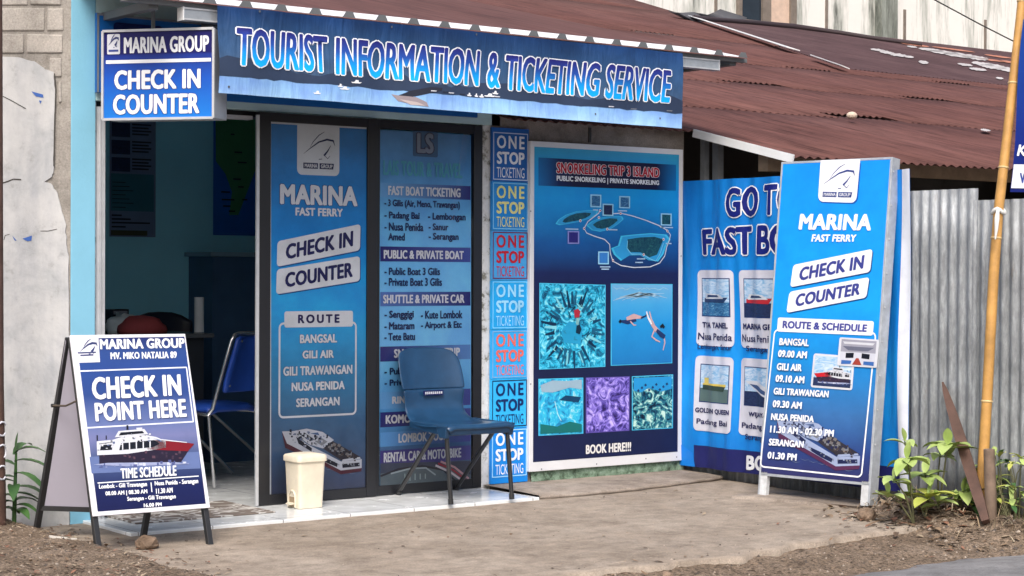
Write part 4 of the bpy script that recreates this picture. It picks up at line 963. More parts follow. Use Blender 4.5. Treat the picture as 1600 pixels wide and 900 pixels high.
S_(qc, [(.02, .9), (.3, .98), (.6, .96), (.98, .98), (.98, .8), (.7, .84), (.3, .76), (.05, .78)], ink(150, 180, 200)); sh.qstroke(qc.part, qc, [(.35, .6), (.42, .36), (.5, .24)], .006, ink(170, 225, 235), .0045)
S_(qc, [(.02, .02), (.98, .02), (.98, .16), (.7, .22), (.4, .14), (.02, .2)], ink(24, 110, 110)); S_(qc, [(.45, .62), (.9, .56), (.96, .66), (.6, .7)], ink(20, 66, 104), .0046)
S_(qe, [(.02, .98), (.98, .98), (.98, .74), (.7, .7), (.4, .78), (.2, .7), (.02, .74)], ink(30, 140, 214))
for k in range(9): S_(qe, [(.1 + .09 * k, .74 + .05 * (k % 3)), (.14 + .09 * k, .77 + .05 * (k % 3)), (.17 + .09 * k, .73 + .05 * (k % 3)), (.13 + .09 * k, .71 + .05 * (k % 3))], BK, .0046)
sh.t('lettering', 'BOOK HERE!!!', 915, 692.5, 985.5, 707.5, ink(226, 226, 226), z=.003, bold=.04)
for x, y in ((846, 733), (932, 725), (1009, 716.5), (1057, 714), (829, 330), (1064, 400), (829, 600)): sh.dot('screw', x, y, .005, GREY, .0015, 8)
sh.done(t)

# big banner tied along the iron fence
def fold2(u, v): return .012 * math.sin(u * 17 + 1.2 * math.sin(v * 1.7)) + .005 * math.sin(u * 41 + v * 3) + .0018 * math.sin(u * 73 - v * 5) + .01 * math.sin(v * 4 + u * 3)
sh = Sheet((3.05, 0, 0), (0, -1, 0), (0, 0, 1), disp=fold2, cell=.018)
t = thing('banner', 'bright blue banner with white photo cards hung along the fence behind the leaning sign', 'banner', (3.05, -1, .05))
q = sh.quad([(1071, 282.5), (1425, 262), (1425, 766), (1068, 727)])
uA, uB = .012, q[1][0]; vT = sh.px(1150, 279)[1]; vB = sh.px(1150, 737)[1]; vN = sh.px(1140, 701)[1]
BB = gradient('bright_blue_cloth_print', vB, vT, (0, (10, 104, 206)), (.3, (16, 136, 236)), (.7, (10, 120, 218)), (1, (8, 104, 200)), wrinkle=.35, noise=.1, nsc=3)
rect_ = lambda a, c, d, e: [(a, e), (d, e), (d, c), (a, c)]
sh.put('print', rect_(uA, vB, uB, vT), [(3, 2, 1, 0)], BB, 0)
um = sh.px(1407, 500)[0]
sh.put('print', rect_(um, vB - .03, uB, vT), [(3, 2, 1, 0)], ink(220, 226, 238), .003)
sh.put('print', rect_(uA + .14, vB + .0, um, vN), [(3, 2, 1, 0)], ink(30, 34, 96), .003)
sh.put('print', [(uA, vB), (uA + .15, vB), (uA + .13, vN - .05), (uA + .02, vN)], [(0, 1, 2, 3)], ink(12, 110, 220), .004)
GN = ink(24, 34, 116)
def col(px, y): return sh.px(px, y)
sh.text('lettering', 'GO TO', sh.quad([(1138, 294), (1243, 283), (1243, 336), (1138, 341)]), GN, z=.008, bold=.03, outline=WHITE, ow=.045, oz=.006)
sh.text('lettering', 'FAST BOAT', sh.quad([(1098, 358), (1290, 344), (1290, 398), (1098, 399)]), GN, z=.008, bold=.025, outline=WHITE, ow=.045, oz=.006)
sh.text('lettering', 'BOOK HERE', sh.quad([(1167, 711), (1300, 716), (1300, 746), (1167, 734)]), WHITE, z=.007, bold=.05)
cu = [sh.px(1087.5, 480)[0], sh.px(1146, 480)[0], sh.px(1155, 480)[0], sh.px(1217, 480)[0]]
w0 = cu[1] - cu[0]; gap = cu[2] - cu[1]
r1t, r1b = sh.px(1116, 422)[1], sh.px(1116, 541)[1]; r2t, r2b = sh.px(1116, 557)[1], sh.px(1116, 675)[1]
names = ((('TYA TANEL', 'Nusa Penida', 'Lembongan, Sanur'), ('MARINA GRP', 'Nusa Penida', 'Serangan'), ('FAST FERRY', 'Gili Air', 'Bangsal'), ('GILI CAT', 'Padang Bai', 'Serangan')),
         (('GOLDEN QUEEN', 'Padang Bai', ''), ('WIJAYA', 'Padang Bai', 'Serangan'), ('FAST BOAT', 'Lembongan', ''), ('OCEAN', 'Padang Bai', 'Gili Air')))
CARD = ink(206, 208, 222)
for r, (vt_, vb_) in enumerate(((r1t, r1b), (r2t, r2b))):
    for k in range(4):
        a = cu[0] + (w0 + gap) * k; c = a + w0
        cn = 'photo_card#%d%d' % (r, k); q = rect_(a, vb_, c, vt_); sh.rrect(cn, q, CARD, .03, .004)
        qp = rect_(a + .035, vt_ - .29, c - .025, vt_ - .05); sh.put(cn, qp, [(3, 2, 1, 0)], ink(24, 50, 110), .005)
        e = .006; qi = rect_(a + .035 + e, vt_ - .29 + e, c - .025 - e, vt_ - .05 - e); lo = vt_ - .2
        sh.put(cn, rect_(a + .041, lo, c - .031, vt_ - .056), [(3, 2, 1, 0)], SKYP, .006)
        sh.put(cn, rect_(a + .041, vt_ - .284, c - .031, lo), [(3, 2, 1, 0)], (SEA, DKSEA, ink(88, 110, 110), DKSEA)[(k + 2 * r) % 4], .006)
        bq = rect_(a + .06, vt_ - .23, c - .05, vt_ - .13)
        def bs(pts, m, z=.0072): sh.put(cn, [sh.bil(bq, *p) for p in pts], [list(range(len(pts)))], m, z)
        if (k, r) == (0, 1):
            bs([(0, .2), (.9, .15), (1, .5), (0, .55)], ink(54, 70, 60)); bs([(.0, .5), (1, .45), (1, .6), (0, .6)], ink(214, 190, 90), .0078); bs([(.06, .55), (.26, .55), (.26, .95), (.06, .95)], ink(220, 200, 110), .008)
        elif (k, r) == (1, 1):
            bs([(-.05, .9), (.4, .3), (1, -.2), (1.05, .4), (.4, .95)], OFFW); bs([(.1, .75), (.5, .3), (.9, .05), (.9, .25), (.4, .7)], ink(60, 80, 130), .0078)
        else:
            bs([(0, .3), (.9, .25), (1.05, .6), (0, .55)], ink(180, 40, 50) if k == 1 else ink(40, 60, 100)); bs([(.05, .5), (.9, .52), (.7, .8), (.1, .85)], OFFW, .0078); bs([(.15, .6), (.7, .62), (.6, .74), (.18, .76)], ink(40, 60, 100), .0082)
        for i, st in enumerate(names[r][k]):
            if not st: continue
            fw = min(.92, .085 * len(st)); y1 = vt_ - .325 - .068 * i
            cx = (a + c) / 2; hw = w0 * fw / 2
            sh.text('lettering', st, rect_(cx - hw, y1 - (.036 if i == 0 else .044), cx + hw, y1), ink(34, 36, 86), z=.0075, bold=.03 if i == 0 else .012)
sh.done(t)

# tall aluminium framed sign leaning on the fence
Bl = Vector((2.66, -1.084, -.012)); Br = Vector((2.79, -1.822, -.012)); Tl = onX(1228, 252, 2.885)
Uv = (Br - Bl).normalized(); Vv = (Tl - Bl); Vv = (Vv - Uv * Vv.dot(Uv)).normalized()
sh = Sheet(Bl, Uv, Vv)
t = thing('leaning_sign', 'tall bright blue schedule sign in an aluminium frame leaning against the fence', 'sign', tuple((Bl + Br) / 2))
c4 = [(1228, 251.5), (1407, 246), (1348, 757), (1178.5, 742)]; q = sh.quad(c4)
au0 = (q[0][0] + q[3][0]) / 2; au1 = (q[1][0] + q[2][0]) / 2; av1 = (q[0][1] + q[1][1]) / 2; av0 = (q[2][1] + q[3][1]) / 2
ALU = plain('brushed_aluminium_profile', (.46, .5, .55, 1), .45, .3, var=.18, sc=16); TH = .082
def bar(b, a, c, w, th, m=ALU): b.obox(sh.w(*a, -th / 2), sh.w(*c, -th / 2), w, th, m, side=sh.U if abs(a[0] - c[0]) < 1e-4 else sh.V)
b = MB(); e = .012
for u_ in (au0 + .006, au1 - .006): bar(b, (u_, -.0), (u_, av1), .012, TH)
b.build('side_rail', t, bevel=.002)
b = MB(); bar(b, (au0 + .012, av1 - .006), (au1 - .012, av1 - .006), .012, TH); b.build('cross_rail', t); b = MB(); bar(b, (au0 + .012, av0 + .006), (au1 - .012, av0 + .006), .014, .03); b.build('cross_rail', t)
for u_ in (au0 + .035, au1 - .035):
    b = MB(); bar(b, (u_, 0), (u_, av0 + .02), .045, .03, plain('pale_sign_foot', (.6, .63, .66, 1), .5, var=.2, sc=20)); b.build('leg', t)
b = MB(); v_ = [sh.w(au0 + .012, av0 + .013, -.02), sh.w(au1 - .012, av0 + .013, -.02), sh.w(au1 - .012, av0 + .013, -.003), sh.w(au0 + .012, av0 + .013, -.003), sh.w(au0 + .012, av1 - .012, -.02), sh.w(au1 - .012, av1 - .012, -.02), sh.w(au1 - .012, av1 - .012, -.003), sh.w(au0 + .012, av1 - .012, -.003)]
b.hexa(v_, OFFW); b.build('backing_board', t)
AG = gradient('bright_schedule_print', av0, av1, (0, (46, 44, 92)), (.09, (40, 62, 124)), (.2, (48, 96, 166)), (.36, (14, 120, 206)), (.55, (8, 140, 238)), (1, (2, 124, 244)), noise=.08, nsc=4)
sh.put('print', [(au0 + .014, av0 + .014), (au1 - .014, av0 + .014), (au1 - .014, av1 - .014), (au0 + .014, av1 - .014)], [(0, 1, 2, 3)], AG, 0)
q = sh.quad([(1283, 250.5), (1346, 248.5), (1340, 319), (1278, 317)]); sh.rrect('logo', q, ink(10, 70, 170), .035, .0008); 
q = sh.quad([(1282.5, 250.5), (1344.5, 248.5), (1338, 317), (1278, 315)]); sh.rrect('logo', q, WHITE, .035, .0014, round_top=False); logo_marks(sh, 'logo', q, ink(34, 50, 130), z=.003)
sh.text('lettering', 'MARINA', sh.quad([(1251, 334), (1364, 334.5), (1361, 360.5), (1248, 359)]), WHITE, z=.004, bold=.05)
sh.text('lettering', 'FAST FERRY', sh.quad([(1270, 366), (1339, 366.5), (1337.5, 378), (1268, 378)]), WHITE, z=.004, bold=.04)
tilted(sh, [(1240, 414), (1364, 389), (1360, 425), (1235, 449)], 'CHECK IN', WHITE, ink(52, 52, 140))
tilted(sh, [(1234, 456), (1359, 433), (1354, 465), (1229, 489)], 'COUNTER', WHITE, ink(52, 52, 140))
q = sh.quad([(1210, 514), (1370, 519), (1347, 747), (1187, 730)]); sh.rrect('lettering', q, WHITE, .03, .002, line=.009)
q = sh.quad([(1216, 496), (1366, 502), (1364, 524.5), (1214.5, 518)]); sh.rrect('lettering', q, WHITE, .012, .003)
sh.text('lettering', 'ROUTE & SCHEDULE', sh.quad([(1224, 501), (1356, 507), (1354.5, 519), (1223, 513)]), ink(60, 58, 150), bold=.045)
for st, x0, ya, x1, yb, h in (('BANGSAL', 1219, 528, 1265, 530, 11.5), ('09.00 AM', 1217, 546.5, 1262, 549, 11.5), ('GILI AIR', 1215, 567, 1254, 569, 11.5), ('09.10 AM', 1213, 585.5, 1258, 588, 11.5), ('GILI TRAWANGAN', 1210, 605.5, 1296, 610.5, 11),
                            ('09.30 AM', 1208.5, 625, 1254, 628, 11.5), ('NUSA PENIDA', 1206, 645.5, 1273, 649.5, 11), ('11.30 AM - 02.30 PM', 1204.5, 664.5, 1304, 671.5, 11.5), ('SERANGAN', 1202.5, 685, 1257, 689, 11), ('01.30 PM', 1200.5, 705.5, 1246, 709, 11)):
    sh.text('lettering', st, sh.quad([(x0 + .6, ya), (x1 + .6, yb), (x1 - .6, yb + h), (x0 - .6, ya + h)]), WHITE, z=.0075, bold=.035, outline=ink(44, 84, 160), ow=.03)
ferry_high(sh, 'picture', sh.quad([(1215, 655), (1347, 667), (1344, 738), (1207, 728)]), .0028, ink(150, 165, 200), ink(26, 34, 74), ink(80, 40, 76))
q = sh.quad([(1272, 552), (1336, 557), (1332, 610), (1267, 605)]); sh.rrect('photo', q, OFFW, .015, .003)
L_ = lambda s_, t_: sh.bil(q, s_, t_)
sh.put('photo', [L_(.05, .3), L_(.95, .3), L_(.95, .94), L_(.05, .94)], [(0, 1, 2, 3)], SKYP, .0038); sh.put('photo', [L_(.05, .06), L_(.95, .06), L_(.95, .3), L_(.05, .3)], [(0, 1, 2, 3)], DKSEA, .0038)
ferry_side(sh, 'photo', [L_(.06, .66), L_(.94, .66), L_(.94, .14), L_(.06, .14)], flip=True, z=.0044)
q = sh.quad([(1313, 527), (1375, 531), (1371, 575), (1309, 571)]); sh.rrect('photo', q, OFFW, .01, .0072)
P_ = lambda pts, m, z=.0086: sh.put('photo', [L_(*p) for p in pts], [list(range(len(pts)))], m, z)
P_([(.06, .5), (.94, .5), (.94, .94), (.06, .94)], ink(150, 152, 168), .008); P_([(.06, .06), (.94, .06), (.94, .5), (.06, .5)], ink(196, 200, 214), .008)
P_([(.1, .7), (.9, .7), (.75, .56), (.25, .56)], ink(100, 104, 124)); P_([(.1, .86), (.9, .86), (.86, .78), (.14, .78)], ink(200, 204, 214)); P_([(.2, .28), (.4, .3), (.4, .48), (.2, .46)], DARK); P_([(.6, .3), (.8, .28), (.8, .46), (.6, .48)], DARK)
P_([(.38, .06), (.62, .06), (.53, .3), (.47, .3)], ink(150, 60, 50)); P_([(.1, .06), (.34, .08), (.36, .2), (.1, .2)], ink(50, 90, 170)); P_([(.66, .08), (.92, .06), (.92, .2), (.66, .2)], ink(50, 90, 170))
for k in range(9):
    p = sh.w(au1 - .0, av1 - .08 - .19 * k, -.02); sh.mb('rivet').tube([p, p + sh.U * .004], .006, SILVER, 6)
sh.done(t)

# folding sandwich board
fy_, ty_ = -1.0, -.66
tL, tR = onY(108.5, 523, ty_), onY(292, 520, ty_); fL, fR = onY(155, 879, fy_), onY(331, 863, fy_)
sh = Sheet(fL, (fR - fL), (tL + tR) / 2 - (fL + fR) / 2)
t = thing('sandwich_board', 'folding white framed sandwich board with red boat picture standing at the edge of the dirt', 'sign', tuple((fL + fR) / 2 + Vector((0, .3, 0))))
q = sh.quad([(110, 524), (291, 521), (327, 794), (145, 806)])
su0 = (q[0][0] + q[3][0]) / 2; su1 = (q[1][0] + q[2][0]) / 2; sv1 = (q[0][1] + q[1][1]) / 2; sv0 = (q[2][1] + q[3][1]) / 2
BLK = plain('black_painted_steel', (.018, .019, .022, 1), .45, var=.2, sc=20)
b = MB(); b.hexa([sh.w(su0, sv0, -.012), sh.w(su1, sv0, -.012), sh.w(su1, sv0, 0), sh.w(su0, sv0, 0), sh.w(su0, sv1, -.012), sh.w(su1, sv1, -.012), sh.w(su1, sv1, 0), sh.w(su0, sv1, 0)], ink(226, 228, 236)); b.build('front_panel', t, bevel=.002)
for u_ in (su0 + .016, su1 - .016):
    b = MB(); b.obox(sh.w(u_, -.005, -.027), sh.w(u_, sv1 - .004, -.027), .026, .028, BLK, side=sh.U); b.build('leg', t, bevel=.002)
sT = sh.w(su0, sv1, -.05), sh.w(su1, sv1, -.05); rL = Vector((-1.335, -.21, surf(-1.335, -.21) - .01)); rR = Vector((-.985, -.62, surf(-.985, -.62)- .01))
rL = onZ(56, 832, surf(-1.3, -.2)) ; rR = onZ(223, 840, apz(-.95, -.6))
for p, q_ in ((rL, sT[0]), (rR, sT[1])):
    d = sh.U * (.014 if p is rL else -.014)
    b = MB(); b.obox(p - Vector((0, 0, .01)), q_ + d, .026, .028, BLK, side=sh.U); b.build('leg', t, bevel=.002)
b = MB(); k0, k1 = .1, 1.0; MAUVE = plain('greyish_lilac_back', (.42, .41, .5, 1), .7, var=.05, sc=3)
a0, a1 = rL.lerp(sT[0], .13), rR.lerp(sT[1], .13); c0, c1 = rL.lerp(sT[0], .99), rR.lerp(sT[1], .99); nb = (a1 - a0).cross(c0 - a0).normalized() * .004
b.hexa([a0 - nb, a1 - nb, a1 + nb, a0 + nb, c0 - nb, c1 - nb, c1 + nb, c0 + nb], MAUVE); b.build('rear_panel', t)
b = MB(); b.obox(a0, a1, .026, .024, BLK); b.build('rear_rail', t); b = MB(); b.obox(c0, c1, .02, .02, BLK); b.build('rear_rail', t)
b = MB(); hp = rL.lerp(sT[0], .66); hq = sh.w(su0 + .004, sv0 + (sv1 - sv0) * .64, -.03); b.tube([hp - sh.U * .015, hp.lerp(hq, .5) - Vector((0, 0, .012)), hq], .005, plain('brown_hinge_bar', (.1, .08, .06, 1), .6), 6); b.tube([hp - sh.U * .02, hp + sh.U * .02], .009, BLK, 8); b.build('brace', t)
SG = gradient('navy_to_lilac_print', sv0, sv1, (0, (14, 20, 70)), (.14, (18, 28, 82)), (.3, (62, 76, 128)), (.42, (112, 118, 164)), (.5, (92, 104, 162)), (.66, (38, 60, 134)), (.8, (34, 60, 140)), (.9, (38, 62, 136)), (1, (26, 30, 92)))
sh.poly('print', [(119, 529), (288, 526), (321.5, 787), (152.5, 799.5)], SG, .001)
sh.poly('logo', [(118, 528), (153.5, 527), (156, 566), (121.5, 567)], ink(226, 228, 236), .002); logo_marks(sh, 'logo', sh.quad([(119, 526), (154, 525.5), (157, 566), (121, 567)]), ink(52, 62, 110), word=False, z=.003)
for k in (0, 1): sh.poly('logo', [(121 + 4 * k, 550.5 + 4 * k), (149.5 - 4 * k, 549.5 + 4 * k), (149.7 - 4 * k, 551.8 + 4 * k), (121.2 + 4 * k, 552.8 + 4 * k)], ink(70, 76, 120), .003)
sh.text('lettering', 'MARINA GROUP', sh.quad([(155, 530), (287.5, 528), (288.5, 544), (156, 546.5)]), WHITE, z=.003, bold=.04)
sh.text('lettering', 'MV. MIKO NATALIA 89', sh.quad([(172, 550.5), (275.5, 549), (276, 560), (172.5, 562)]), WHITE, z=.003, bold=.06)
sh.rrect('lettering', sh.quad([(122, 579), (292, 573), (303, 660), (133, 670)]), ink(220, 226, 244), .006, .002, line=.007)
SHD = ink(50, 64, 120)
for st, c in (('CHECK IN', [(142, 589), (281, 584), (283.5, 619), (144, 626)]), ('POINT HERE', [(146.5, 629), (289, 622.5), (291.5, 652.5), (149, 660)])):
    sh.text('lettering', st, sh.quad([(x + 1.2, y + 1) for x, y in c]), SHD, z=.0026, bold=.07); sh.text('lettering', st, sh.quad(c), WHITE, z=.004, bold=.05)
sh.poly('picture', [(139.5, 714), (310.5, 706), (313, 732), (143, 740)], ink(92, 106, 162), .0018)
ferry_side(sh, 'picture', sh.quad([(150, 672), (303, 664), (303.5, 726), (152, 732)]), hull_top=ink(120, 20, 34), hull=ink(34, 26, 48), z=.003)
sh.text('lettering', 'TIME SCHEDULE', sh.quad([(187, 732), (274.5, 727), (275, 744), (188, 749)]), WHITE, z=.0062, bold=.05)
sh.stroke('lettering', [(152, 755), (310, 744)], .005, WHITE, .003); sh.stroke('lettering', [(235.5, 754), (237, 769)], .005, WHITE, .003)
for st, c in (('Lombok - Gili Trawangan', [(154, 757), (229, 752.5), (229.5, 762), (154.5, 766)]), ('08.00 AM | 08.30 AM', [(164, 768), (229.5, 764.5), (230, 773), (164.5, 776.5)]), ('Nusa Penida - Serangan', [(241, 752), (309, 747.5), (309.5, 757.5), (241.5, 761)]), ('11.30 AM', [(243, 763.5), (269, 761.5), (269.5, 770), (243.5, 772)]),
              ('Serangan - Gili Trawangan', [(198, 776.5), (274, 772), (274.5, 781), (198.5, 785)]), ('16.00 PM', [(224, 786.8), (252, 785), (252.2, 791.3), (224.2, 793)])):
    sh.text('lettering', st, sh.quad(c), WHITE, z=.003, bold=.03)
sh.done(t)

# ================================================================== FURNITURE, BIN, POLES
PLAST = plain('slate_blue_plastic', (.012, .05, .118, 1), .28, var=.2, sc=9, bump=.05, bsc=200)
t = thing('plastic_chair', 'dark blue moulded plastic chair with black legs standing on the white step', 'chair', (1.09, -.3, 0))
prof = [(-.585, .405, .43, .0), (-.583, .425, .452, .0), (-.565, .437, .468, .006), (-.5, .434, .475, .012), (-.4, .428, .475, .016), (-.3, .426, .465, .016), (-.22, .434, .44, .012), (-.17, .452, .415, .008), (-.14, .485, .4, -.006), (-.128, .53, .4, -.016), (-.12, .575, .412, -.024), (-.115, .6, .425, -.026), (-.104, .615, .43, -.03), (-.085, .68, .435, -.03), (-.06, .76, .425, -.028), (-.047, .8, .4, -.024), (-.04, .822, .36, -.02), (-.034, .83, .31, -.018), (-.026, .826, .29, -.016)]
rows = []; n = 14; xc = 1.075
for (y, z, w, sag) in prof:
    r = []
    for j in range(n + 1):
        s_ = -1 + 2 * j / n; e = abs(s_) ** 3
        if z < .46: p = (xc + s_ * w / 2, y, z - sag * (1 - s_ * s_) + .004 * e - (.02 * max(0, abs(s_) - .86) / .14))
        else: p = (xc + s_ * w / 2, y + sag * (s_ * s_) * 1.4 + .03, z - (.012 * e if z > .79 else 0))
        r.append(p)
    rows.append(r)
b = MB(); b.grid(rows[:12], PLAST); b.build('seat', t, solid=.008, subsurf=1)
b = MB(); b.grid(rows[11:], PLAST); b.build('backrest', t, solid=.009, subsurf=1)
b = MB()
for sx in (-1, 1):
    x = xc + sx * .215
    b.hexa([(x - .014, -.56, .36), (x + .014, -.56, .36), (x + .014, -.5, .36), (x - .014, -.5, .36), (x - .018, -.575, .43), (x + .018, -.575, .43), (x + .018, -.47, .43), (x - .018, -.47, .43)], PLAST)
    b.hexa([(x - .008, -.56, .372), (x + .008, -.56, .372), (x + .008, -.2, .395), (x - .008, -.2, .395), (x - .008, -.56, .43), (x + .008, -.56, .43), (x + .008, -.2, .435), (x - .008, -.2, .435)], PLAST)
b.hexa([(xc - .2, -.572, .375), (xc + .2, -.572, .375), (xc + .2, -.555, .375), (xc - .2, -.555, .375), (xc - .21, -.582, .425), (xc + .21, -.582, .425), (xc + .21, -.56, .43), (xc - .21, -.56, .43)], PLAST)
b.build('seat_skirt', t, bevel=.006)
CL = plain('black_chair_leg', (.02, .021, .024, 1), .35, var=.1)
for sx, top, ft in ((-1, (-.535), (.876, -.573)), (1, -.535, (1.281, -.583)), (-1, -.45, (.905, -.012)), (1, -.45, (1.308, -.012))):
    b = MB(); x = xc + sx * .205; b.tube([(x, top, .41), (ft[0], ft[1], .012)], .0125, CL, 10); lg = b.build('leg', t)
    b = MB(); d = (Vector((ft[0], ft[1], .0)) - Vector((x, top, .41))).normalized(); p = Vector((ft[0], ft[1], .006)); b.tube([p - d * .03, p], .015, CL, 10); b.build('rubber_foot', lg)
b = MB(); b.box((xc - .07, -.118, .565), (xc + .065, -.114, .592), NAVY)
for k in range(9): b.box((xc - .06 + .0135 * k, -.1195, .572), (xc - .052 + .0135 * k, -.118, .585), OFFW)
tl = b.build('tag', t)

# cream pedal bin
CREAMP = plain('cream_plastic', (.72, .655, .525, 1), .4, var=.09, sc=11)
t = thing('pedal_bin', 'small cream plastic pedal bin standing on the white step before the door', 'bin', (.19, -.18, 0))
X0, X1, Y0, Y1 = .112, .28, -.262, -.1
b = MB(); H_ = .262
def rr(x0, x1, y0, y1, r, z, k=4):
    out = []
    for cx, cy, a0 in ((x1 - r, y1 - r, 0), (x0 + r, y1 - r, 90), (x0 + r, y0 + r, 180), (x1 - r, y0 + r, 270)):
        for i in range(k + 1): a = math.radians(a0 + 90 * i / k); out.append((cx + r * math.cos(a), cy + r * math.sin(a), z))
    return out
def loft(b, rings, m, cap0=True, cap1=True):
    n = len(rings[0]); vs = [p for r in rings for p in r]
    b.add(vs, [(i * n + k, i * n + (k + 1) % n, (i + 1) * n + (k + 1) % n, (i + 1) * n + k) for i in range(len(rings) - 1) for k in range(n)], m, smooth=True)
    if cap0: b.add(rings[0], [list(range(n))[::-1]], m)
    if cap1: b.add(rings[-1], [list(range(n))], m)
e = .01
loft(b, [rr(X0 + e, X1 - e, Y0 + e, Y1 - e, .018, .002), rr(X0 + e * .9, X1 - e * .9, Y0 + e * .9, Y1 - e * .9, .02, .02), rr(X0, X1, Y0, Y1, .02, H_)], CREAMP)
b.build('body', t)
b = MB(); g_ = .008
loft(b, [rr(X0 - g_, X1 + g_, Y0 - g_, Y1 + g_, .024, H_ - .012), rr(X0 - g_, X1 + g_, Y0 - g_, Y1 + g_, .024, H_ + .014), rr(X0 - g_ + .006, X1 + g_ - .006, Y0 - g_ + .006, Y1 + g_ - .006, .024, H_ + .022), rr(X0 + .03, X1 - .03, Y0 + .03, Y1 - .03, .024, H_ + .03)], CREAMP)
b.build('lid', t)
b = MB(); yc = (Y0 + Y1) / 2 - .0; DKC = plain('painted_arch_shade', (.33, .25, .16, 1), .6)  # flat arch, no real recess: its shade is put into this darker colour
xf = X0 + e * .9 - .0015
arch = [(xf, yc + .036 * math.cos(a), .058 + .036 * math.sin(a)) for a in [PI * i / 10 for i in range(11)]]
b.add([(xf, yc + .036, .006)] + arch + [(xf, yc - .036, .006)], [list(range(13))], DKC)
o = [(xf - .004, p[1], p[2]) for p in arch]
b.tube([(xf - .003, yc + .036, .006)] + o + [(xf - .003, yc - .036, .006)], .006, CREAMP, 6); b.build('pedal_arch', t)
b = MB(); b.hexa([(xf - .03, yc - .022, .02), (xf + .0, yc - .022, .02), (xf + .0, yc + .022, .02), (xf - .03, yc + .022, .02), (xf - .03, yc - .022, .028), (xf, yc - .022, .032), (xf, yc + .022, .032), (xf - .03, yc + .022, .028)], CREAMP); b.build('pedal', t, bevel=.003)

# blue steel framed chair inside the doorway
CHR = plain('chrome_tube', (.7, .7, .72, 1), .2, .9, var=.05); NB = plain('deep_blue_vinyl', (.02, .08, .45, 1), .4, var=.1)
t = thing('steel_frame_chair', 'blue padded chair with chrome frame standing inside the shop doorway', 'chair', (.35, .95, 0))
fdir = Vector((-.35, .94, 0)).normalized(); rdir = Vector((.94, .35, 0))
O_ = onY(328, 635, .8); O_.z = 0; K = lambda r, f, z: O_ + rdir * r + fdir * f + Vector((0, 0, z))
bw = .4
b = MB()
def backpt(z): return -.02 - .10 * (z - .47) / .4
pan = []
for z in (.56, .57, .62, .7, .8, .87, .885):
    ins = {.56: .03, .57: .012, .885: .03}.get(z, 0)
    sh_ = .055 * (z - .47) / .4
    pan.append([K(.02 + ins + sh_ + (bw - 2 * ins - .04 - sh_ * 2) * j / 6, backpt(z) - .02 + .03 * math.sin(PI * j / 6), z) for j in range(7)])
b.grid(pan, NB); b.build('backrest', t, solid=.02)
b = MB(); rows = []
for f_, dz in ((-.0, 0), (.03, .02), (.2, .025), (.36, .02), (.4, 0)): rows.append([K(.0 + bw * j / 6, f_, .455 + dz - (.015 if j in (0, 6) else 0)) for j in range(7)])
b.grid(rows, NB); b.build('seat', t, solid=.03)
b = MB(); r_ = .011
back = [K(.0, .02, .43), K(.0, -.02, .47), K(.028, -.07, .68), K(.05, -.115, .86), K(.07, -.122, .895), K(.1, -.125, .905), K(bw - .1, -.125, .905), K(bw - .07, -.122, .895), K(bw - .05, -.115, .86), K(bw - .028, -.07, .68), K(bw, -.02, .47), K(bw, .02, .43)]
b.tube(back, r_, CHR, 8)
b.tube([K(.0, .02, .435), K(.0, .4, .435), K(bw, .4, .435), K(bw, .02, .435)], r_ * .9, CHR, 8); b.build('back_frame', t)
fl = onZ(335, 764, 0); fl2 = onZ(363, 741, 0)
for a, c in ((K(-.01, .0, .43), fl), (K(.06, .34, .43), fl2), (K(bw, .0, .43), fl + rdir * (bw + .02)), (K(bw - .02, .36, .43), fl2 + rdir * (bw - .02))):
    b = MB(); b.tube([a, Vector((c.x, c.y, .01))], r_, CHR, 8); b.build('leg', t)
b = MB()
for z, x in ((.86, .1), (.6, .07)): p = K(x, backpt(z) - .035, z); b.tube([p, p - fdir * .005], .007, CHR, 8)
b.build('screw', t)

# counter and the things on it
CTR = plain('dark_counter_wood', (.02, .026, .035, 1), .5, var=.2)
t = thing('counter', 'dark service counter inside the shop behind the sandwich board', 'counter', (-.25, 1.5, 0))
b = MB(); b.box((-.9, 1.3, 0), (.36, 1.34, .86), CTR); b.box((.32, 1.34, 0), (.36, 1.9, .86), CTR); b.build('front_panel', t)
b = MB(); b.box((-.9, 1.24, .862), (.4, 1.95, .888), plain('grey_counter_top', (.08, .09, .1, 1), .25)); b.build('counter_top', t, bevel=.004)
def px_on(px, py, y, z): p = onY(px, py, y); return Vector((p.x, y, z))
# red bag
def lump(name, c, r, m, parent=None, seed=0, amp=.12, flat=.3):
    b = MB(); rows = []
    for i in range(13):
        th = PI * i / 12; row = []
        for j in range(19):
            ph = 2 * PI * j / 18; d = Vector((math.sin(th) * math.cos(ph), math.sin(th) * math.sin(ph), math.cos(th)))
            k = 1 + amp * mn.noise(d * 1.8 + Vector((seed, 0, 0))) + amp * .5 * mn.noise(d * 4 + Vector((0, seed, 0)))
            p = Vector((d.x * r[0], d.y * r[1], d.z * r[2])) * k; p.z = max(p.z, -r[2] * flat); row.append(Vector(c) + p + Vector((0, 0, r[2] * flat)))
        rows.append(row)
    b.grid(rows, m); return b.build(name, parent)
p = px_on(222, 518, 1.4, .888)
tag(lump('bag', p, (.15, .1, .085), plain('dull_red_cloth', (.28, .045, .05, 1), .8, var=.2), seed=2), 'dull red rounded bag lying on the counter inside the shop', 'bag')
p = px_on(194, 512, 1.5, .888)
tag(lump('plastic_bag', p, (.1, .07, .085), plain('crumpled_white_plastic', (.5, .54, .56, 1), .4, var=.2), seed=7, amp=.5), 'crumpled white plastic bag on the counter beside the red bag', 'bag')
p = px_on(184, 490, 1.65, .888)
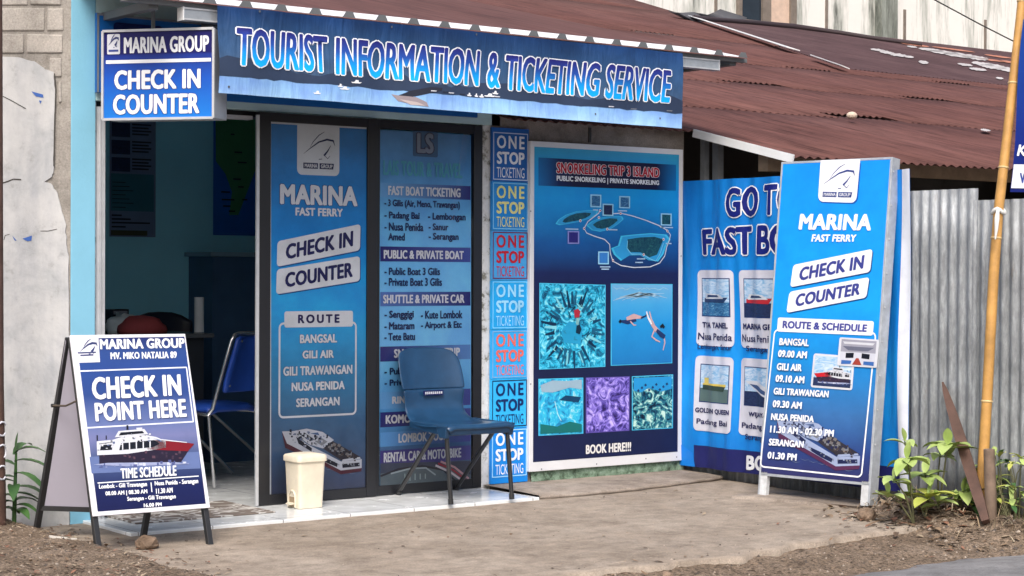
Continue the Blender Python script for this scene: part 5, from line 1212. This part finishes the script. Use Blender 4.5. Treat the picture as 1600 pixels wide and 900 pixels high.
b = MB(); b.box((p.x - .06, p.y - .05, .888), (p.x + .05, p.y + .05, 1.03), DARK); b.box((p.x - .05, p.y - .052, 1.0), (p.x + .04, p.y - .05, 1.02), GREY); tag(b.build('printer', bevel=.008), 'small dark printer at the back of the counter behind the white plastic bag', 'printer')
p = px_on(311, 518, 1.5, .888)
b = MB(); b.tube([p, p + Vector((0, 0, .215))], .03, plain('white_paper', (.6, .63, .66, 1), .7), 16); b.tube([p + Vector((0, 0, .2)), p + Vector((0, 0, .2155))], .012, DARK, 10); tag(b.build('paper_roll'), 'white paper roll standing upright at the end of the counter', 'paper roll')
t = thing('office_chair', 'dark padded chair behind the counter with only its rounded back visible', 'chair', (.2, 2.1, 0))
p = px_on(255, 500, 2.1, 0); b = MB(); rows = []
for i in range(9):
    a = PI * i / 8; rows.append([(p.x - .2 * math.cos(a), 2.1 + .05 * math.sin(a), z - (.06 * abs(math.cos(a)) ** 3 if z > .9 else 0)) for z in (.55, .8, .97, 1.0)])
b.grid(rows, plain('dark_navy_vinyl', (.014, .018, .035, 1), .4)); b.build('backrest', t, solid=.03)
b = MB(); b.box((p.x - .2, 2.12, .45), (p.x + .2, 2.45, .5), DARK); b.build('seat', t, bevel=.01); b = MB(); b.tube([(p.x, 2.28, .45), (p.x, 2.28, .0)], .03, DARK, 10); b.build('leg', t)
# cabinet against the back wall
t = thing('cabinet', 'dark blue cabinet with a pale top standing against the back wall of the shop', 'cabinet', (1.3, 2.3, 0))
x0 = onY(332, 450, 2.15).x
b = MB(); b.box((x0, 2.15, 0), (x0 + .8, 2.49, 1.36), plain('dark_blue_laminate', (.05, .11, .22, 1), .45)); b.build('body', t); b = MB(); b.box((x0 - .03, 2.12, 1.362), (x0 + .83, 2.495, 1.39), plain('pale_blue_laminate', (.2, .32, .42, 1), .5)); b.build('top', t)
# posters on the back wall
sh = Sheet((0, 2.49, 0), (1, 0, 0), (0, 0, 1))
t = thing('wall_poster', 'dim poster of small boat pictures and text on the back wall, left side', 'poster', (.5, 2.49, 1.5))
sh.put('sheet', sh.rect(171, 160, 243, 370), [(3, 2, 1, 0)], ink(110, 130, 165), .002); sh.put('sheet', sh.rect(173, 272, 240, 330), [(3, 2, 1, 0)], ink(50, 110, 135), .003); sh.put('sheet', sh.rect(173, 360, 230, 368), [(3, 2, 1, 0)], ink(70, 72, 56), .003)
for k in range(4):
    y = 192 + 27 * (k - 1)
    sh.put('picture', sh.rect(174, y, 203, y + 22), [(3, 2, 1, 0)], DKSEA, .004)
    for i in range(4): sh.put('lettering', sh.rect(206, y + 2 + 5 * i, 236 - 4 * (i % 2), y + 4.6 + 5 * i), [(3, 2, 1, 0)], ink(20, 30, 50), .004)
for k, w in enumerate((16, 30, 60, 22)): sh.put('lettering', sh.rect(174, 335 + 6 * k, 174 + w, 337.6 + 6 * k), [(3, 2, 1, 0)], ink(18, 28, 48), .004)
for k in range(7): sh.put('lettering', sh.rect(175, 284 + 6.5 * k, 196 + 6 * (k % 3), 285.5 + 6.5 * k), [(3, 2, 1, 0)], ink(16, 44, 64), .004)
sh.done(t)
t = thing('map_poster', 'blue and green map poster on the back wall above the cabinet', 'poster', (1.3, 2.49, 1.5))
sh2 = Sheet((0, 2.49, 0), (1, 0, 0), (0, 0, 1))
sh2.put('sheet', sh2.rect(333, 150, 430, 368), [(3, 2, 1, 0)], ink(24, 90, 200), .002); sh2.poly('picture', [(336, 150), (420, 150), (418, 230), (398, 268), (386, 300), (372, 336), (358, 336), (362, 300), (352, 272), (337, 252)][::-1], ink(70, 130, 90), .003)
for x, y, w in ((363, 210, 6), (372, 238, 12), (378, 254, 14), (370, 280, 12), (376, 292, 9), (352, 300, 14), (356, 312, 20), (382, 312, 8), (354, 322, 12), (362, 330, 10)): sh2.put('lettering', sh2.rect(x - w / 2, y - 1.2, x + w / 2, y + 1.2), [(3, 2, 1, 0)], ink(12, 34, 50), .004)
sh2.done(t)
# entrance mat
MATM = NT('swirl_mat'); v = MATM.coord(scale=(1, 1.3, 1)); f = MATM.noise(v, 4.5, 2, .5, 2.5)
MATM = MATM.fin(MATM.ramp(f, [(.44, (.17, .14, .12, 1)), (.48, (.19, .16, .14, 1)), (.51, (.55, .54, .52, 1)), (.58, (.56, .55, .52, 1)), (.62, (.2, .17, .15, 1))]), .95)
b = MB(); b.box((-.84, -.3, .001), (-.05, .28, .008), MATM); tag(b.build('door_mat', bevel=.002), 'flat brown and white swirl patterned mat in the open doorway', 'mat')

# bamboo pole with a blue flag
BAM = plain('orange_yellow_bamboo', (.5, .275, .08, 1), .5, var=.25, sc=9)
pb = [onY(1533, 775, -2.50), onY(1542, 627, -2.50), onY(1552, 440, -2.50), onY(1560, 330, -2.50), onY(1568, 262, -2.50), onY(1583, 130, -2.50), onY(1588, 87, -2.50), onY(1597, 2, -2.50), onY(1617, -190, -2.50)]
t = thing('bamboo_pole', 'tall orange yellow bamboo pole standing upright by the fence', 'pole', tuple(pb[0]))
b = MB(); b.tube([pb[0] - Vector((0, 0, .1))] + pb, [.029, .028, .0275, .027, .026, .0255, .025, .0245, .024, .021], BAM, 14); b.build('stem', t)
for p_, q_, r_ in ((pb[1], pb[2], .0285), (pb[4], pb[5], .0268), (pb[5], pb[6], .0262), (onY(1556.5, 372, -2.50), pb[3], .0275), (pb[7], pb[8], .0255)):
    d = (q_ - p_).normalized(); b = MB(); b.tube([p_ - d * .006, p_ - d * .002, p_ + d * .002, p_ + d * .006], [r_ - .001, r_ + .003, r_ + .003, r_ - .001], plain('pale_bamboo_ring', (.62, .45, .22, 1), .5), 14); b.build('node', t)
tie = MB(); c = pb[3]; TW = plain('white_cloth_strip', (.7, .7, .68, 1), .8)
tie.tube([c + Vector((.031 * math.cos(a), .031 * math.sin(a), .012 * math.sin(a * 2.2))) for a in [2 * PI * i / 14 for i in range(15)]], .011, TW, 6)
tie.tube([c + Vector((-.03, -.02, 0)), c + Vector((-.055, -.035, -.04)), c + Vector((-.06, -.035, -.1)), c + Vector((-.075, -.04, -.15))], [.01, .014, .01, .004], TW, 6)
tag(tie.build('cloth_tie'), 'strip of white cloth knotted round the bamboo pole', 'cloth')
def foldf(u, v): return .012 * math.sin(v * 6 + u * 9)
fo = onY(1598, 62, -2.54); FUx = Vector((.93, -.36, 0)).normalized()
sh = Sheet(onY(1577, 300, -2.54), FUx, (.02, 0, 1), disp=foldf, cell=.06)
t = thing('flag', 'narrow royal blue flag with a white band hanging beside the bamboo pole', 'flag', tuple(fo))
L0 = sh.px(1578, 300); L1 = sh.px(1599, 30); w_ = .62
FB = gradient('royal_blue_cloth', L0[1], L1[1], (0, (8, 26, 104)), (.3, (8, 36, 124)), (1, (6, 52, 150)), wrinkle=.2)
sh.put('cloth', [L0, (L0[0] + w_, L0[1]), (L1[0] + w_, L1[1]), L1], [(0, 1, 2, 3)], FB, 0)
wa, wb = sh.px(1579, 294), sh.px(1582, 257); sh.put('cloth', [wa, (wa[0] + w_, wa[1]), (wb[0] + w_, wb[1]), wb], [(0, 1, 2, 3)], WHITE, .003)
k0 = sh.px(1586, 244); hgt = sh.px(1586, 226)[1] - k0[1]
sh.text('lettering', 'Ko', [(k0[0], k0[1] + hgt), (k0[0] + .1, k0[1] + hgt), (k0[0] + .1, k0[1]), k0], WHITE, z=.005, bold=.02, shear=.25)
k0 = sh.px(1591, 287); hgt = sh.px(1591, 270)[1] - k0[1]
sh.text('lettering', 'WWW', [(k0[0], k0[1] + hgt), (k0[0] + .16, k0[1] + hgt), (k0[0] + .16, k0[1]), k0], ink(50, 62, 150), z=.005, bold=.03)
sh.done(t)
# leaning plank and stump
PLK = plain('dark_brown_hardwood', (.09, .048, .036, 1), .75, var=.4, sc=7, bump=.3, bsc=30)
a, c = onZ(1538, 808, surf(2.9, -2.5)), onX(1474, 600, 3.06)
d = (c - a).normalized(); s_ = Vector((.55, -.8, .25)); s_ = (s_ - d * s_.dot(d)).normalized(); n_ = d.cross(s_)
b = MB(); rows = []
for t_, w in ((0, .02), (.12, .028), (.35, .031), (.6, .03), (.8, .024), (.93, .015), (1, .005)):
    p = a.lerp(c, t_) - d * (.03 if t_ == 0 else 0); h = .02 + .004 * math.sin(t_ * 9)
    rows.append([p + s_ * w + n_ * h, p - s_ * w * .9 + n_ * h, p - s_ * w * .9 - n_ * h, p + s_ * w - n_ * h, p + s_ * w + n_ * h])
b.grid(rows, PLK, smooth=False); b.poly(rows[0][:4], PLK); tag(b.build('plank'), 'dark brown pointed timber plank leaning on the fence before the bamboo', 'plank')
st = onZ(1548, 795, surf(3.0, -2.45)); st = onY(1548, 792, -2.6); b = MB()
b.tube([Vector((st.x, st.y, -.08)), Vector((st.x - .003, st.y, .12)), onY(1545, 702, -2.6)], [.034, .032, .03], plain('grey_weathered_stake', (.2, .145, .11, 1), .85, var=.3, sc=14), 7); tag(b.build('stake'), 'short grey brown wooden stake driven in beside the bamboo pole', 'stake')
# rusty marker pipe at the far left edge
rp = Vector((-1.475, -.14, 0)); rp = onZ(-6, 822, .03)
RUSTP = plain('dark_rusty_pipe', (.1, .055, .042, 1), .8, var=.35, sc=10, bump=.3)
t = thing('rusty_pipe', 'dark rusty pipe with white painted marks at the left edge of the yard', 'pipe', tuple(rp))
b = MB(); b.tube([rp - Vector((0, 0, .1)), rp + Vector((0, 0, .12)), rp + Vector((-.006, 0, .7)), rp + Vector((-.016, 0, 3.0))], [.048, .046, .04, .036], RUSTP, 16); b.build('shaft', t)
b = MB()
for z, w in ((.26, 0), (.36, 1), (.47, 0)):
    pts = []
    for i in range(9):
        a = math.radians(30 + 290 * i / 8) if w == 0 else math.radians(-60 + 240 * i / 8); dx, dz = .03 * math.cos(a), .034 * math.sin(a)
        ang = -1.25 + dx / .047; r = .045; pts.append(rp + Vector((r * math.cos(ang), r * math.sin(ang), z + dz)))
    b.tube(pts, .005, OFFW, 5)
b.build('painted_mark', t)

# ================================================================== PLANTS, STONES, LITTER
def leaf_mat(name, a, c):
    tt = NT(name); v = tt.coord(); f = tt.noise(v, 7, 3)
    tt.b.inputs['Subsurface Weight'].default_value = 0
    return tt.fin(tt.ramp(f, [(.35, a), (.65, c)]), .45, 0, .4)
LG = leaf_mat('light_green_leaf', (.27, .38, .1, 1), (.44, .55, .2, 1)); YG = leaf_mat('yellow_green_leaf', (.34, .4, .08, 1), (.48, .5, .12, 1)); DG = leaf_mat('deep_green_leaf', (.03, .09, .025, 1), (.07, .17, .045, 1))
STEM = plain('brown_green_stem', (.14, .14, .07, 1), .8, var=.2)
def leaf(b, p, d, L, w, m, droop=.35, n=6):
    d = Vector(d).normalized(); side = d.cross(Vector((0, 0, 1)))
    side = side.normalized() if side.length > .05 else Vector((1, 0, 0))
    up = side.cross(d); rows = []
    for i in range(n + 1):
        t_ = i / n; ww = w * math.sin(PI * min(1, t_ * .93 + .07)) ** .8 / 2
        c = Vector(p) + d * (L * t_) - Vector((0, 0, 1)) * (droop * L * t_ * t_)
        rows.append([c - side * ww + up * ww * .35, c, c + side * ww + up * ww * .35])
    b.grid(rows, m)
def plant(px, py, stems, label, y=None, seed=0):
    """stems given by where their leaf clusters stand: (px, py, size, n, yellow?)"""
    random.seed(seed); base = onZ(px, py, surf(2.75, -2.2)); base.z = surf(base.x, base.y)
    t = thing('leafy_plant', label, 'plant', tuple(base), 'young plants by the fence')
    S1 = MB(); F1 = MB()
    for (cx, cy, sz, n, mm) in stems:
        r = ray(cx, cy); k = (base - CAM).dot(FWD) ; tip = CAM + r * k + FWD * random.uniform(-.08, .08)
        mid = base.lerp(tip, .5) + Vector((random.uniform(-.02, .02), random.uniform(-.02, .02), .03))
        S1.tube([base, mid, tip], [.006, .005, .003], STEM, 6)
        for i in range(n):
            a = 2 * PI * i / n + random.uniform(-.4, .4); el = random.uniform(-.1, .55)
            leaf(F1, tip - Vector((0, 0, random.uniform(0, .025))), (math.cos(a), math.sin(a), el), sz * random.uniform(.9, 1.3), sz * .58, YG if (mm == 2 or (mm == 1 and i % 3 == 0)) else LG, random.uniform(.15, .5))
        leaf(F1, tip, (random.uniform(-.4, .4), random.uniform(-.4, .4), 1), sz * .8, sz * .36, LG, .1)
    S1.build('stem', t); F1.build('leaf', t); return t
plant(1428, 805, [(1414, 715, .13, 6, 0), (1392, 745, .11, 4, 0), (1384, 770, .12, 4, 0), (1418, 690, .1, 3, 0)], 'light green plant growing at the banner foot, nearest the leaning sign', seed=1)
plant(1446, 804, [(1450, 742, .13, 6, 0), (1447, 772, .13, 6, 2), (1428, 778, .12, 4, 1), (1462, 782, .1, 4, 0)], 'yellowing low plant with round leaves in front of the fence', seed=2)
plant(1466, 800, [(1478, 694, .14, 7, 0), (1474, 712, .1, 4, 0)], 'tall thin plant with one leaf tuft before the leaning plank', seed=3)
plant(1502, 800, [(1502, 766, .12, 5, 0), (1512, 772, .13, 3, 0), (1490, 782, .09, 3, 0)], 'small plant with narrow leaves at the foot of the plank', seed=4)
random.seed(14)
def weed(name, label, cx0, seed, n=22, w=.35, xo=0):
    random.seed(seed); base = onX(cx0, 800, 2.99); base.z = surf(base.x, base.y)
    t = thing('weed_clump', label, 'plant', tuple(base)); S1 = MB(); F1 = MB()
    for i in range(n):
        a = random.uniform(0, 2 * PI); r = random.uniform(.02, w); tip = base + Vector((r * math.cos(a) * .5, r * math.sin(a) * .8, random.uniform(.03, .3) * (1.2 - r)))
        S1.tube([base + Vector((r * .2 * math.cos(a), r * .2 * math.sin(a), -.01)), base.lerp(tip, .6) + Vector((0, 0, .04)), tip], [.004, .003, .002], STEM, 5)
        for j in range(4): leaf(F1, tip, (random.uniform(-1, 1), random.uniform(-1, 1), random.uniform(-.2, .8)), random.uniform(.05, .11), random.uniform(.02, .035), random.choice((LG, DG, LG, YG)), .4)
    S1.build('stem', t); F1.build('leaf', t)
weed('w', 'tangled green weed clump at the fence foot by the right edge', 1592, 3, 26, .4)
weed('w', 'sparse weed with curling stems beside the stake', 1568, 9, 12, .22)
t = thing('broadleaf_plant', 'dark green plant with long strap leaves against the plastered wall', 'plant', tuple(onZ(22, 816, .03)))
base = onZ(22, 816, .03); S1 = MB(); F1 = MB(); random.seed(8)
S1.tube([base, base + Vector((.005, 0, .18)), base + Vector((.01, 0, .34))], [.012, .01, .006], DG, 8)
for i, (a, z, L, el) in enumerate(((.1, .3, .24, .2), (2.6, .28, .22, .4), (-.5, .24, .2, .1), (3.6, .2, .2, .3), (1.2, .33, .2, .9), (-1.4, .18, .18, .2), (.5, .14, .17, .1), (2.2, .12, .18, .3), (-2.4, .1, .15, .2), (-.2, .08, .14, .3), (3.0, .06, .13, .4), (1.6, .05, .12, .3), (-.9, .06, .14, .3), (.3, .34, .2, .6), (2.9, .22, .2, .2), (-.2, .17, .2, .25), (3.3, .13, .17, .2), (.9, .1, .16, .4))):
    dd = RIGHT * math.cos(a) + FWD * math.sin(a) * .7; leaf(F1, base + Vector((0, 0, z)), (dd.x, dd.y, el), L, .06, DG, .6)
leaf(F1, base + Vector((.008, 0, .33)), (.1, 0, 1), .12, .03, DG, .05)
S1.build('stem', t); F1.build('leaf', t)

ROCK = concrete_mat('brown_rock', (.13, .09, .065, 1), (.2, .145, .105, 1), (.27, .2, .15, 1), False)
def rock(px, py, r, label, seed, z=None):
    random.seed(seed); p = onZ(px, py, surf(2.7, -1.9) if z is None else z); p.z = surf(p.x, p.y) - r * .15
    bm = bmesh.new(); bmesh.ops.create_icosphere(bm, subdivisions=3, radius=1)
    b = MB(); vs = []
    for v_ in bm.verts:
        n_ = v_.co.normalized(); k = 1 + .28 * mn.noise(n_ * 1.4 + Vector((seed, 0, 0))) + .1 * mn.noise(n_ * 4 + Vector((seed, 3, 0)))
        vs.append(p + Vector((n_.x * 1.25, n_.y, n_.z * .8 + .65)) * r * k)
    b.add(vs, [[v_.index for v_ in f.verts] for f in bm.faces], ROCK, smooth=False); bm.free()
    tag(b.build('rock'), label, 'rock')
rock(1353, 811, .046, 'fist sized brown rock wedged under the foot of the leaning sign', 4)
rock(230, 849, .045, 'flat brown stone lying behind the sandwich board on the concrete edge', 6, 0)
rock(1043, 893, .02, 'small tan stone on the broken front edge of the concrete', 9, -.06)
b = MB(); p = onZ(77, 843, surf(-1.4, -.7)); q_ = onZ(120, 846, surf(-1.35, -.75)); p.z = surf(p.x, p.y) + .008; q_.z = surf(q_.x, q_.y) + .008
b.obox(p, q_, .02, .01, plain('white_pvc_scrap', (.62, .6, .55, 1), .6)); tag(b.build('pipe_scrap'), 'short white scrap of pipe lying on the dirt before the sandwich board', 'scrap')
r = on_roof(1331, 183, .05); bm = bmesh.new(); bmesh.ops.create_icosphere(bm, subdivisions=2, radius=1); b = MB()
b.add([r + Vector((v_.co.x * .045, v_.co.y * .04, v_.co.z * .03 + .012)) * (1 + .0 * v_.index) for v_ in bm.verts], [[v_.index for v_ in f.verts] for f in bm.faces], plain('pale_stone', (.6, .5, .4, 1), .8)); bm.free(); tag(b.build('stone'), 'pale stone lying out on the rusty roof', 'stone')
random.seed(41); b = MB(); DRY = [plain('dry_stalk_%d' % k, c, .9, var=.3, sc=20) for k, c in enumerate(((.3, .23, .15, 1), (.2, .15, .1, 1), (.36, .31, .22, 1)))]
for _ in range(150):
    x, y = random.gauss(2.85, .1), random.uniform(-2.9, -1.75); a = random.uniform(0, 2 * PI); L = random.uniform(.06, .2)
    leaf(b, (x, y, surf(x, y) - .01), (math.cos(a), math.sin(a), random.uniform(.4, 2.2)), L, .006, random.choice(DRY), random.uniform(.2, .8), 5)
for _ in range(60):
    x, y = random.uniform(-1.9, -1.2), random.uniform(-.7, .2); a = random.uniform(0, 2 * PI)
    leaf(b, (x, y, surf(x, y) - .01), (math.cos(a), math.sin(a), random.uniform(.3, 1.6)), random.uniform(.04, .13), .006, random.choice(DRY), .6, 5)
kind(b.build('dry_grass'), 'stuff')
# dry leaves, crumbs of stone
random.seed(31); LIT = [plain('dry_leaf_%d' % i, c, .8, var=.25, sc=20) for i, c in enumerate(((.18, .12, .075, 1), (.24, .17, .11, 1), (.1, .066, .045, 1), (.3, .24, .17, 1), (.22, .11, .07, 1)))]
b = MB()
def scatter(n, fx, sz):
    for _ in range(n):
        x, y = fx(); z = surf(x, y) + .004; a = random.uniform(0, 2 * PI); L = random.uniform(*sz)
        d = Vector((math.cos(a), math.sin(a), random.uniform(-.1, .35)))
        leaf(b, (x, y, z), d, L, L * random.uniform(.3, .55), random.choice(LIT), random.uniform(-.2, .4), 3)
scatter(900, lambda: (random.uniform(-2.3, -1.1) + .12 * random.random(), random.uniform(-2.6, .1)), (.01, .04))
scatter(220, lambda: (random.gauss(2.75, .16), random.gauss(-2.15, .2)), (.03, .09)); scatter(120, lambda: (random.uniform(2.3, 3.1), random.uniform(-2.9, -2.1)), (.02, .06)); scatter(40, lambda: (random.uniform(-1.0, 2.6), random.uniform(-2.3, -.62)), (.012, .035)); scatter(60, lambda: (random.uniform(-1.1, 2.6), random.uniform(-3, -2.3)), (.02, .05))
kind(b.build('leaf_litter'), 'stuff')
b = MB(); PB_ = [plain('pebble_%d' % i, c, .9, var=.2, sc=30) for i, c in enumerate(((.26, .21, .165, 1), (.16, .13, .1, 1), (.34, .29, .24, 1), (.08, .065, .055, 1)))]
def pebble(x, y, r, m):
    z = surf(x, y); k = 6; ring = [(x + r * math.cos(2 * PI * i / k) * random.uniform(.8, 1.3), y + r * math.sin(2 * PI * i / k) * random.uniform(.7, 1.2), z - .002) for i in range(k)]
    b.add(ring + [(x + r * .2, y, z + r * random.uniform(.5, .9))], [(i, (i + 1) % k, k) for i in range(k)], m)
for _ in range(420): pebble(random.uniform(-1.2, 3.0), random.gauss(-2.72, .2), random.uniform(.003, .010), random.choice(PB_))
for _ in range(800): pebble(random.uniform(-2.3, -1.1), random.uniform(-2.6, -.1), random.uniform(.003, .010), random.choice(PB_))
for _ in range(160): pebble(random.uniform(-1.0, 2.9), random.uniform(-2.4, -.6), random.uniform(.003, .008), random.choice(PB_))
for _ in range(250): pebble(random.uniform(2.4, 3.1), random.uniform(-3.1, -1.8), random.uniform(.005, .016), random.choice(PB_))
kind(b.build('pebbles'), 'stuff')
